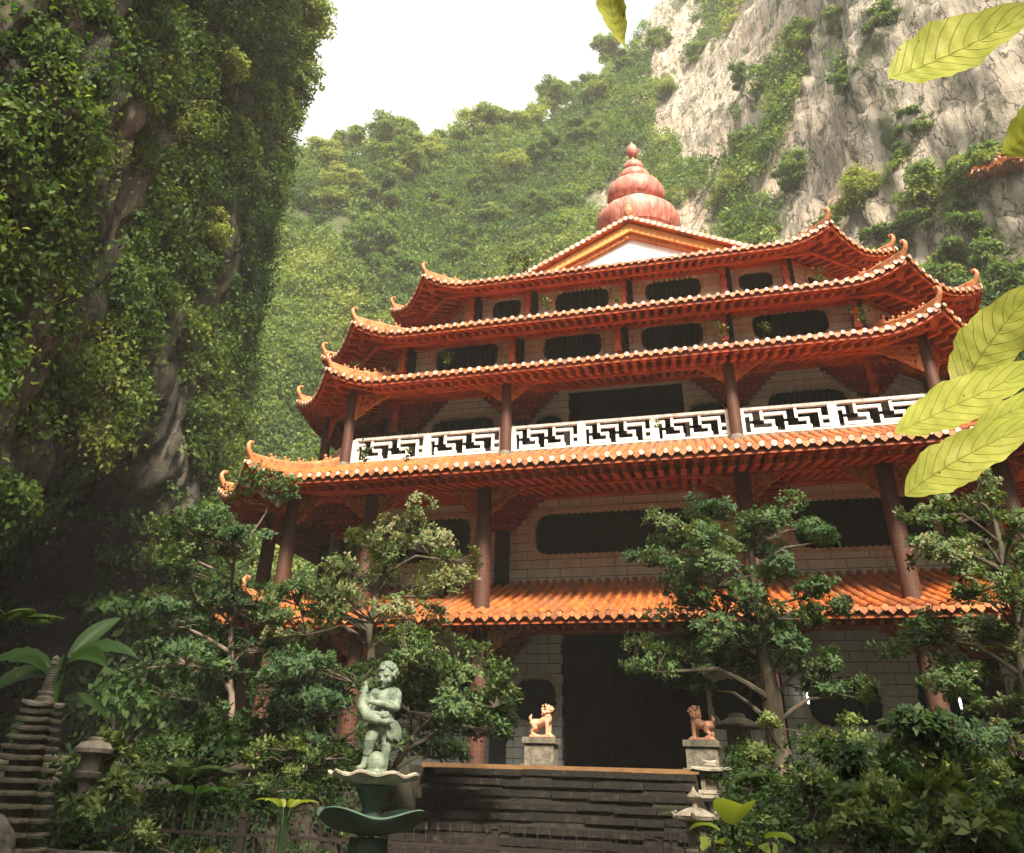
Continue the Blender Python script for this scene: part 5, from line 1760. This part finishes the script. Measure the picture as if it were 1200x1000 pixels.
ln = thing('stone_lantern', 'pale square-roofed stone lantern beside the top of the stairs', 'lantern', (2.78, -8.0, 1.2), R(8))
lathe_part('post', [(0.17, -0.1), (0.12, 0.1), (0.10, 0.6), (0.16, 0.72)], M['stone'], ln, 12)
m = MB(); m.box((0, 0, 0.785), (0.44, 0.44, 0.05)); m.box((0, 0, 0.845), (0.46, 0.46, 0.05)); m.build('tray', M['palestone'], ln)
m = MB()
for sx in (-1, 1):
    for sy in (-1, 1):
        m.box((sx * 0.14, sy * 0.14, 0.99), (0.07, 0.07, 0.24))
m.box((0, 0, 1.09), (0.36, 0.36, 0.06)); m.box((0, 0, 0.96), (0.2, 0.2, 0.18))
m.build('light_box', M['stone'], ln)
rs = roof_slab(0.30, 1.13, 0.03, 0.03, top=0.35); rs.build('roof', M['palestone'], ln)
m = MB(); m.box((0, 0, 1.235), (0.18, 0.14, 0.035)); m.tube([(-0.11, 0, 1.28), (0, 0, 1.262), (0.11, 0, 1.28)], 0.022, 6); m.build('finial', M['palestone'], ln)

ln = thing('stone_lantern', 'small lantern with curled pale roof and bud finial at the bottom right', 'lantern', (2.86, -12.0, 0.7), R(30))
lathe_part('post', [(0.16, -0.4), (0.12, 0.0), (0.11, 0.5), (0.15, 0.58)], M['stone'], ln, 12)
lathe_part('light_box', [(0.17, 0.58), (0.18, 0.64), (0.13, 0.66), (0.13, 0.92), (0.16, 0.94)], M['stone'], ln, 6, smooth=False)
m = MB()
m.lathe([(0.14, 0.93), (0.25, 0.95), (0.27, 0.99), (0.19, 1.03), (0.10, 1.07), (0.05, 1.08)], (0, 0, 0), 48, lambda t, z: 1 + 0.09 * math.cos(6 * t))
for k in range(6):
    t = k * math.pi / 3
    c, s = math.cos(t), math.sin(t)
    m.tube([(0.24 * c, 0.24 * s, 0.97), (0.29 * c, 0.29 * s, 0.985), (0.31 * c, 0.31 * s, 1.02), (0.285 * c, 0.285 * s, 1.04)], [0.03, 0.03, 0.025, 0.015], 7)
m.build('roof', M['palestone'], ln, smooth=True)
lathe_part('finial', [(0.035, 1.07), (0.035, 1.14), (0.075, 1.16), (0.09, 1.19), (0.07, 1.22), (0.03, 1.25), (0.005, 1.30)], M['palestone'], ln, 14)

# ------------------------------------------------------------------ fountain and cherub
FX, FY = 0.02, -15.5
ft = thing('fountain', 'green two-tiered fountain with scalloped pale upper rim', 'fountain', (FX, FY, 0))
wave = lambda t, z: 1 + 0.055 * math.cos(8 * t)
m = MB()
nn, prof = 96, [(0.08, 1.80), (0.20, 1.825), (0.34, 1.86), (0.43, 1.882), (0.455, 1.893), (0.458, 1.912), (0.445, 1.92), (0.40, 1.905), (0.30, 1.885), (0.05, 1.88)]
for r_, z in prof:
    for k in range(nn):
        t = 6.28318 * k / nn
        f_ = (r_ / 0.5) ** 3
        m.v.append((r_ * (1 + 0.05 * math.cos(9 * t) * f_) * math.cos(t), r_ * (1 + 0.05 * math.cos(9 * t) * f_) * math.sin(t), z + 0.022 * math.cos(9 * t + 0.6) * f_))
for i in range(len(prof) - 1):
    for k in range(nn):
        a, c = i * nn + k, i * nn + (k + 1) % nn
        m.f.append((a, c, c + nn, a + nn))
m.f.append(tuple(reversed(range(nn)))); m.f.append(tuple((len(prof) - 1) * nn + k for k in range(nn)))
m.build('upper_basin', M['basinrim'], ft, smooth=True)
lathe_part('upper_stem', [(0.22, 1.50), (0.12, 1.55), (0.09, 1.62), (0.14, 1.72), (0.19, 1.81)], M['basin'], ft, 20)
m = MB()
prof = [(0.10, 1.40), (0.22, 1.42), (0.36, 1.45), (0.47, 1.505), (0.55, 1.565), (0.56, 1.578), (0.545, 1.59), (0.44, 1.555), (0.28, 1.51), (0.05, 1.50)]
for r_, z in prof:
    for k in range(nn):
        t = 6.28318 * k / nn
        f_ = (r_ / 0.63) ** 2.5
        m.v.append((r_ * (1 + 0.10 * math.cos(4 * t + 0.9) * f_) * math.cos(t), r_ * (1 + 0.10 * math.cos(4 * t + 0.9) * f_) * math.sin(t), z + 0.055 * math.cos(4 * t + 0.9) * f_ * (1 if r_ > 0.3 else 0)))
for i in range(len(prof) - 1):
    for k in range(nn):
        a, c = i * nn + k, i * nn + (k + 1) % nn
        m.f.append((a, c, c + nn, a + nn))
m.f.append(tuple(reversed(range(nn)))); m.f.append(tuple((len(prof) - 1) * nn + k for k in range(nn)))
m.build('lower_basin', M['basin'], ft, smooth=True)
lathe_part('pedestal_stem', [(0.42, 0), (0.40, 0.15), (0.24, 0.28), (0.19, 0.7), (0.17, 1.05), (0.21, 1.22), (0.19, 1.38)], M['basin'], ft, 24, fn=lambda t, z: 1 + 0.05 * math.cos(8 * t))

def cherub():
    """chubby boy, weight on his left leg, right foot forward beside a rock, hugging a fish to his right side (viewer left)"""
    m = MB()
    # legs: standing leg (viewer right), bent leg (viewer left)
    limb(m, [(0.055, 0.0, 0.47), (0.075, -0.015, 0.27), (0.06, 0.02, 0.07)], [0.088, 0.058, 0.038])
    ell(m, (0.062, -0.02, 0.035), (0.04, 0.075, 0.03))
    limb(m, [(-0.055, -0.01, 0.47), (-0.085, -0.10, 0.30), (-0.115, -0.07, 0.14), (-0.135, -0.09, 0.07)], [0.086, 0.062, 0.042, 0.034])
    ell(m, (-0.155, -0.14, 0.05), (0.04, 0.075, 0.028))
    # trunk
    limb(m, [(0, 0, 0.48), (0.005, -0.015, 0.58), (0.015, 0, 0.70)], [0.125, 0.118, 0.112])
    ell(m, (0.0, -0.065, 0.56), (0.085, 0.075, 0.085))
    ell(m, (0.0, 0.075, 0.48), (0.11, 0.075, 0.08))
    limb(m, [(-0.10, -0.005, 0.735), (0.12, 0.0, 0.745)], [0.058, 0.062])
    limb(m, [(0.012, 0, 0.76), (0.018, -0.015, 0.83)], [0.05, 0.046])
    # viewer-right arm bends across the chest to the fish
    limb(m, [(0.135, 0.0, 0.735), (0.150, -0.05, 0.615), (0.02, -0.165, 0.63), (-0.085, -0.18, 0.645)], [0.056, 0.046, 0.036, 0.026])
    # viewer-left arm holds the fish from below
    limb(m, [(-0.115, 0.0, 0.73), (-0.165, -0.05, 0.61), (-0.10, -0.15, 0.545), (0.0, -0.175, 0.535)], [0.052, 0.043, 0.034, 0.025])
    # hands with five separate fingers
    ell(m, (-0.115, -0.185, 0.65), (0.036, 0.016, 0.03))
    for i, (dz, l_) in enumerate(((0.030, 0.050), (0.012, 0.058), (-0.006, 0.054), (-0.024, 0.042))):
        limb(m, [(-0.138, -0.190, 0.65 + dz), (-0.138 - l_ * 0.6, -0.190, 0.652 + dz), (-0.138 - l_, -0.172, 0.652 + dz)], [0.0095, 0.009, 0.007], 7, 3)
    limb(m, [(-0.10, -0.19, 0.675), (-0.115, -0.195, 0.70), (-0.135, -0.19, 0.712)], [0.010, 0.009, 0.007], 7, 3)
    ell(m, (0.03, -0.178, 0.53), (0.034, 0.016, 0.028))
    for dz, l_ in ((0.026, 0.042), (0.009, 0.050), (-0.008, 0.047), (-0.024, 0.036)):
        limb(m, [(0.05, -0.18, 0.53 + dz), (0.05 + l_ * 0.6, -0.178, 0.532 + dz), (0.05 + l_, -0.16, 0.532 + dz)], [0.0095, 0.009, 0.007], 7, 3)
    limb(m, [(0.02, -0.182, 0.552), (0.035, -0.185, 0.575)], [0.010, 0.008], 7, 3)
    # head turned slightly to viewer left, tipped down
    H = Vector((0.015, -0.02, 0.915))
    yaw = Matrix.Rotation(R(-18), 3, 'Z') @ Matrix.Rotation(R(12), 3, 'X')
    def hp(p, r_, n=12):
        ell(m, H + yaw @ Vector(p), r_, yaw, n)
    hp((0, 0.01, 0.01), (0.098, 0.105, 0.108), 18)
    hp((0, -0.045, -0.045), (0.076, 0.066, 0.066))
    for s in (-1, 1):
        hp((s * 0.048, -0.066, -0.040), (0.034, 0.03, 0.03))
        hp((s * 0.036, -0.092, 0.018), (0.027, 0.016, 0.011))
        hp((s * 0.036, -0.092, -0.004), (0.013, 0.010, 0.010))
        hp((s * 0.098, 0.005, -0.012), (0.014, 0.024, 0.032))
    hp((0, -0.108, -0.016), (0.013, 0.018, 0.026))
    hp((0, -0.118, -0.032), (0.019, 0.016, 0.012))
    hp((0, -0.102, -0.060), (0.026, 0.012, 0.007))
    hp((0, -0.099, -0.073), (0.020, 0.012, 0.007))
    hp((0, -0.090, -0.098), (0.026, 0.022, 0.018))
    body = remesh('cherub_statue', m, M['verdigris'], 0.0075, smooth_it=2)
    # curls
    h = MB()
    g = np.random.default_rng(4)
    ell(h, H + yaw @ Vector((0, 0.025, 0.028)), (0.103, 0.104, 0.100), yaw, 18)
    for k in range(95):
        d = unit(g.normal(size=3))
        if d[2] < -0.25 or (d[1] < -0.55 and d[2] < 0.42):
            continue
        c = H + yaw @ Vector((d[0] * 0.108, 0.018 + d[1] * 0.106, 0.024 + d[2] * 0.103))
        r_ = 0.015 + 0.010 * g.random()
        ell(h, c, (r_, r_, r_), n=8)
    remesh('hair', h, M['verdigris'], 0.006, body, 1)
    # fish
    f = MB()
    limb(f, [(-0.02, -0.165, 0.49), (-0.125, -0.17, 0.515), (-0.185, -0.155, 0.60), (-0.185, -0.15, 0.70), (-0.175, -0.15, 0.79)], [0.050, 0.066, 0.062, 0.050, 0.026], 14)
    ell(f, (0.07, -0.155, 0.475), (0.075, 0.03, 0.035))
    for k in range(6):
        ell(f, (-0.235 + 0.012 * abs(k - 2.5), -0.15, 0.56 + 0.035 * k), (0.03, 0.012, 0.024), n=8)
    ell(f, (-0.175, -0.165, 0.815), (0.018, 0.014, 0.032), n=8)
    ell(f, (-0.205, -0.15, 0.745), (0.02, 0.012, 0.045), n=8)
    for s in (-1, 1):
        ell(f, (-0.182 + s * 0.035, -0.185, 0.74), (0.013, 0.012, 0.013), n=8)
    f_o = remesh('fish', f, M['verdigris'], 0.007, body, 2)
    # cloth falling at the hip
    cl = MB()
    for k in range(7):
        x = 0.075 + 0.018 * k
        limb(cl, [(x - 0.03, -0.14 + 0.02 * k, 0.50 - 0.004 * k), (x + 0.012, -0.105 + 0.022 * k, 0.42), (x + 0.02 + 0.005 * (k % 2), -0.10 + 0.022 * k, 0.33 - 0.012 * (k % 3))], [0.018, 0.016, 0.012], 8, 4)
    remesh('cloth', cl, M['verdigris'], 0.007, body, 2)
    r_ = MB()
    ell(r_, (-0.01, -0.05, 0.10), (0.105, 0.10, 0.11))
    ell(r_, (0.0, -0.02, 0.01), (0.19, 0.17, 0.035))
    ell(r_, (-0.13, -0.12, 0.012), (0.09, 0.10, 0.022))
    remesh('rock_base', r_, M['verdigris'], 0.01, body, 2)
    return body
ch = cherub()
ch.location = (FX + 0.02, FY + 0.02, 1.905)
ch.rotation_euler.z = R(12)
ch.scale = (1.0, 1.0, 0.985)
tag(ch, 'green patinated cherub statue hugging a fish, standing on the fountain', 'statue')

# ------------------------------------------------------------------ iron fence along the garden
fn = thing('iron_fence', 'low rusty iron railing across the foot of the garden and stairs', 'fence', (0, -13.6, 0))
m = MB()
for z in (0.72, 1.30):
    m.bar((-6.5, 0, z), (8.0, 0, z), 0.03, 0.035)
m.build('rail', M['iron'], fn)
pk = MB()
pk.tube([(0, 0, 0.2), (0, 0, 1.42)], 0.010, 6)
pk.lathe([(0.012, 1.42), (0.022, 1.45), (0.002, 1.52)], n=6)
p0 = pk.build('picket', M['iron'], fn, (-6.45, 0, 0))
k = 1
while -6.45 + 0.148 * k < 8.0 and k < 98:
    c = p0.copy()
    C.objects.link(c)
    c.parent = fn
    c.location = (-6.45 + 0.148 * k, 0, 0)
    k += 1
for x in (-5.0, -2.5, 0.75, 2.6, 5.2):
    m = MB()
    m.box((x, 0.03, 0.74), (0.08, 0.08, 1.48))
    m.box((x, 0.03, 1.50), (0.11, 0.11, 0.04))
    m.build('fence_post', M['iron'], fn)

# low kerb wall at the left, a rock beside the pagoda
m = MB()
for i in range(9):
    m.box((-7.5 + i * 0.62, -14.35, 0.55), (0.60, 0.3, 1.06))
tag(m.build('garden_wall', M['stone']), 'low stone retaining wall below the left bed', 'wall')
m = MB()
g = np.random.default_rng(2)
ell(m, (0, 0, 0), (0.26, 0.22, 0.42), n=18)
rk = remesh('garden_rock', m, M['stone'], 0.03, smooth_it=1, loc=(-3.92, -16.1, 1.0))
vv = np.array([v.co[:] for v in rk.data.vertices])
dd = 1 + 0.22 * fbm(vv * 5, 3, 6)
for v, s_ in zip(rk.data.vertices, dd):
    v.co = v.co * s_
tag(rk, 'rough dark boulder in front of the pagoda at the left edge', 'rock')

# ------------------------------------------------------------------ fluorescent tubes on the ground storey
m_, n_, b_, o_ = new_mat('lit_tube')
b_.inputs["Emission Color"].default_value = (1.0, 0.97, 0.9, 1)
b_.inputs["Emission Strength"].default_value = 3.0
M['tube'] = m_
for (x, z, lab) in ((4.72, 4.59, 'lit fluorescent tube beside the window right of the big tree'), (8.42, 4.50, 'lit fluorescent tube in the far right ground-floor window')):
    t = thing('tube_lamp', lab, 'lamp', (x, 2.36, z))
    m = MB(); m.box((0, 0.05, 0), (0.06, 0.05, 0.48)); m.box((0, 0.02, 0.22), (0.05, 0.06, 0.04)); m.box((0, 0.02, -0.22), (0.05, 0.06, 0.04)); m.build('lamp_holder', M['rail'], t)
    m = MB(); m.tube([(0, 0, -0.2), (0, 0, 0.2)], 0.024, 10); m.build('tube', M['tube'], t, smooth=True)

# ------------------------------------------------------------------ leaves close to the camera
def close_leaf_mat():
    m, n, b, o = new_mat('young_leaf')
    tc = N(n, "ShaderNodeTexCoord")
    uv = N(n, "ShaderNodeUVMap")
    sep = N(n, "ShaderNodeSeparateXYZ")
    n.links.new(uv.outputs[0], sep.inputs[0])
    # side veins: chevrons off the midrib (u across -1..1, v along 0..1)
    ab = N(n, "ShaderNodeMath", operation='ABSOLUTE'); n.links.new(sep.outputs[0], ab.inputs[0])
    sq = N(n, "ShaderNodeMath", operation='POWER'); n.links.new(ab.outputs[0], sq.inputs[0]); sq.inputs[1].default_value = 1.25
    mu = N(n, "ShaderNodeMath", operation='MULTIPLY'); n.links.new(sq.outputs[0], mu.inputs[0]); mu.inputs[1].default_value = -0.20
    ad = N(n, "ShaderNodeMath", operation='ADD'); n.links.new(mu.outputs[0], ad.inputs[0]); n.links.new(sep.outputs[1], ad.inputs[1])
    m2 = N(n, "ShaderNodeMath", operation='MULTIPLY'); n.links.new(ad.outputs[0], m2.inputs[0]); m2.inputs[1].default_value = 11.0
    fr = N(n, "ShaderNodeMath", operation='PINGPONG'); n.links.new(m2.outputs[0], fr.inputs[0]); fr.inputs[1].default_value = 0.5
    vein = ramp(n, fr.outputs[0], [(0.0, (1, 1, 1)), (0.07, (0, 0, 0))])
    mid = ramp(n, ab.outputs[0], [(0.0, (1, 1, 1)), (0.05, (0, 0, 0))])
    mxv = mixc(n, 1.0, vein, mid, 'LIGHTEN')
    f = noise_tex(n, tc.outputs["Object"], 14, 6, 0.6)
    f2 = noise_tex(n, tc.outputs["Object"], 90, 5, 0.6)
    col = ramp(n, f, [(0.3, (0.31, 0.35, 0.055)), (0.6, (0.46, 0.47, 0.10)), (0.75, (0.60, 0.56, 0.22))])
    col = mixc(n, ramp(n, f2, [(0.30, (0.5, 0.5, 0.5)), (0.45, (0, 0, 0))]), col, (0.27, 0.31, 0.05))
    sp = N(n, "ShaderNodeTexVoronoi"); sp.inputs["Scale"].default_value = 28; n.links.new(tc.outputs["Object"], sp.inputs["Vector"])
    col = mixc(n, ramp(n, sp.outputs["Distance"], [(0.05, (1, 1, 1)), (0.08, (0, 0, 0))]), col, (0.18, 0.09, 0.03))
    col = mixc(n, mxv, col, (0.26, 0.29, 0.05))
    n.links.new(col, b.inputs["Base Color"])
    b.inputs["Roughness"].default_value = 0.55
    b.inputs["Specular IOR Level"].default_value = 0.15
    bump(n, b, mixc(n, 0.35, mxv, f2), 0.5, 0.004)
    tr = N(n, "ShaderNodeBsdfTranslucent")
    n.links.new(mixc(n, 1.0, col, (0.95, 0.95, 0.75), 'MULTIPLY'), tr.inputs["Color"])
    mx = N(n, "ShaderNodeMixShader"); mx.inputs[0].default_value = 0.42
    n.links.new(b.outputs[0], mx.inputs[1]); n.links.new(tr.outputs[0], mx.inputs[2])
    n.links.new(mx.outputs[0], o.inputs["Surface"])
    return m
M['close_leaf'] = close_leaf_mat()

def close_leaf(parent, pts, halfw, face, seed, cup=0.10, wav=0.05, thick=0.0012, shape=0.8):
    """a large leaf from tip (pts[0]) to stalk (pts[-1]); halfw metres; face = rough direction the blade faces"""
    g = random.Random(seed)
    P = [Vector(p) for p in pts]
    nl, nw = 40, 14
    def curve(t):
        # quadratic through three points
        a, b, c = P
        l0 = (t - .5) * (t - 1) / .5
        l1 = -t * (t - 1) / .25
        l2 = t * (t - .5) / .5
        return a * l0 + b * l1 + c * l2
    V, F, UV = [], [], []
    ph = g.random() * 6
    for i in range(nl + 1):
        t = i / nl
        p = curve(t)
        d = (curve(min(1, t + .01)) - curve(max(0, t - .01))).normalized()
        fv = Vector(face)
        nv = (fv - d * fv.dot(d)).normalized()
        sd = d.cross(nv).normalized()
        prof_ = max(0.008, (math.sin(math.pi * (t ** shape) * 0.95)) ** 1.05) if t < 0.98 else 0.16
        for j in range(nw + 1):
            q = -1 + 2 * j / nw
            edge = 1 + 0.045 * math.sin(t * 31 + ph + (2 if q > 0 else 0)) * abs(q) + 0.03 * math.sin(t * 67 + ph * 2) * abs(q)
            w_ = halfw[0 if q < 0 else 1] * prof_ * edge
            z = cup * abs(q) ** 1.4 * halfw[0] * prof_ + wav * halfw[0] * math.sin(t * 17 + ph + q * 1.2) * abs(q) ** 1.5 * prof_ + 0.015 * halfw[0] * math.sin(abs(q) * 3 - t * 60) * (1 - abs(q)) 
            V.append(p + sd * (q * w_) + nv * z)
            UV.append((q, t))
    k = nw + 1
    for i in range(nl):
        for j in range(nw):
            a = i * k + j
            F.append((a, a + 1, a + k + 1, a + k))
    me = bpy.data.meshes.new('leaf')
    me.from_pydata([tuple(v) for v in V], [], F)
    ul = me.uv_layers.new(name="UVMap")
    for lp in me.loops:
        ul.data[lp.index].uv = UV[lp.vertex_index]
    me.polygons.foreach_set("use_smooth", [True] * len(me.polygons))
    me.materials.append(M['close_leaf'])
    return link('leaf', me, parent)

def branch(name, label, stem_pts, rad):
    base = Vector(stem_pts[0])
    t = thing(name, label, 'branch')
    m = MB()
    m.tube(stem_pts, [rad * (1 - 0.5 * i / (len(stem_pts) - 1)) for i in range(len(stem_pts))], 8)
    m.build('stem', M['palebark'], t, smooth=True)
    return t
FWD = Vector((-0.26056213, 0.78557257, 0.56123356))
b1 = branch('leafy_branch', 'sunlit leaf spray reaching in at the upper right corner', [(5.05, -24.35, 2.35), (4.85, -24.1, 2.55), (4.70, -23.98, 2.64), (4.60, -23.95, 2.62)], 0.008)
close_leaf(b1, [(4.384, -23.898, 2.583), (4.484, -23.914, 2.600), (4.60, -23.97, 2.612)], (0.072, 0.052), (-0.1, -0.9, 0.1), 1)
close_leaf(b1, [(4.547, -23.76, 2.505), (4.605, -23.80, 2.535), (4.67, -23.85, 2.60)], (0.040, 0.040), (0.4, -0.7, -0.5), 2)
b2 = branch('leafy_branch', 'spray of pale yellow-green leaves at the right edge in front of the balcony', [(5.1, -24.2, 1.9), (4.9, -23.75, 2.15), (4.74, -23.52, 2.32), (4.62, -23.47, 2.40)], 0.008)
close_leaf(b2, [(4.470, -23.371, 2.262), (4.545, -23.419, 2.350), (4.640, -23.475, 2.43)], (0.052, 0.052), (0.0, -0.9, 0.3), 3)
close_leaf(b2, [(4.346, -23.422, 2.186), (4.462, -23.46, 2.222), (4.60, -23.52, 2.258)], (0.053, 0.053), (0.0, -0.85, 0.45), 4)
close_leaf(b2, [(4.329, -23.484, 2.058), (4.424, -23.515, 2.107), (4.56, -23.57, 2.148)], (0.044, 0.048), (0.0, -0.85, 0.4), 5)
close_leaf(b2, [(4.45, -23.50, 2.150), (4.53, -23.53, 2.178), (4.64, -23.58, 2.19)], (0.030, 0.030), (0.0, -0.8, 0.5), 6)
b3 = branch('leafy_branch', 'drooping yellow leaf at the top edge above the spire', [(4.02, -24.30, 3.05), (4.0, -24.15, 2.92), (3.995, -24.06, 2.79)], 0.004)
close_leaf(b3, [(3.990, -23.960, 2.690), (3.977, -24.007, 2.735), (3.975, -24.06, 2.80)], (0.030, 0.030), (0.1, -0.8, 0.6), 7)

# ------------------------------------------------------------------ haze
m, n, b, o = new_mat('haze')
n.nodes.remove(b)
pv = N(n, "ShaderNodeVolumePrincipled")
pv.inputs["Color"].default_value = (1.0, 0.97, 0.90, 1)
pv.inputs["Density"].default_value = HAZE_DENSITY
pv.inputs["Anisotropy"].default_value = 0.0
n.links.new(pv.outputs[0], o.inputs["Volume"])
mb = MB()
mb.box((0, 40, 94), (420, 420, 194))
hz = mb.build('haze', m)
hz['kind'] = 'stuff'
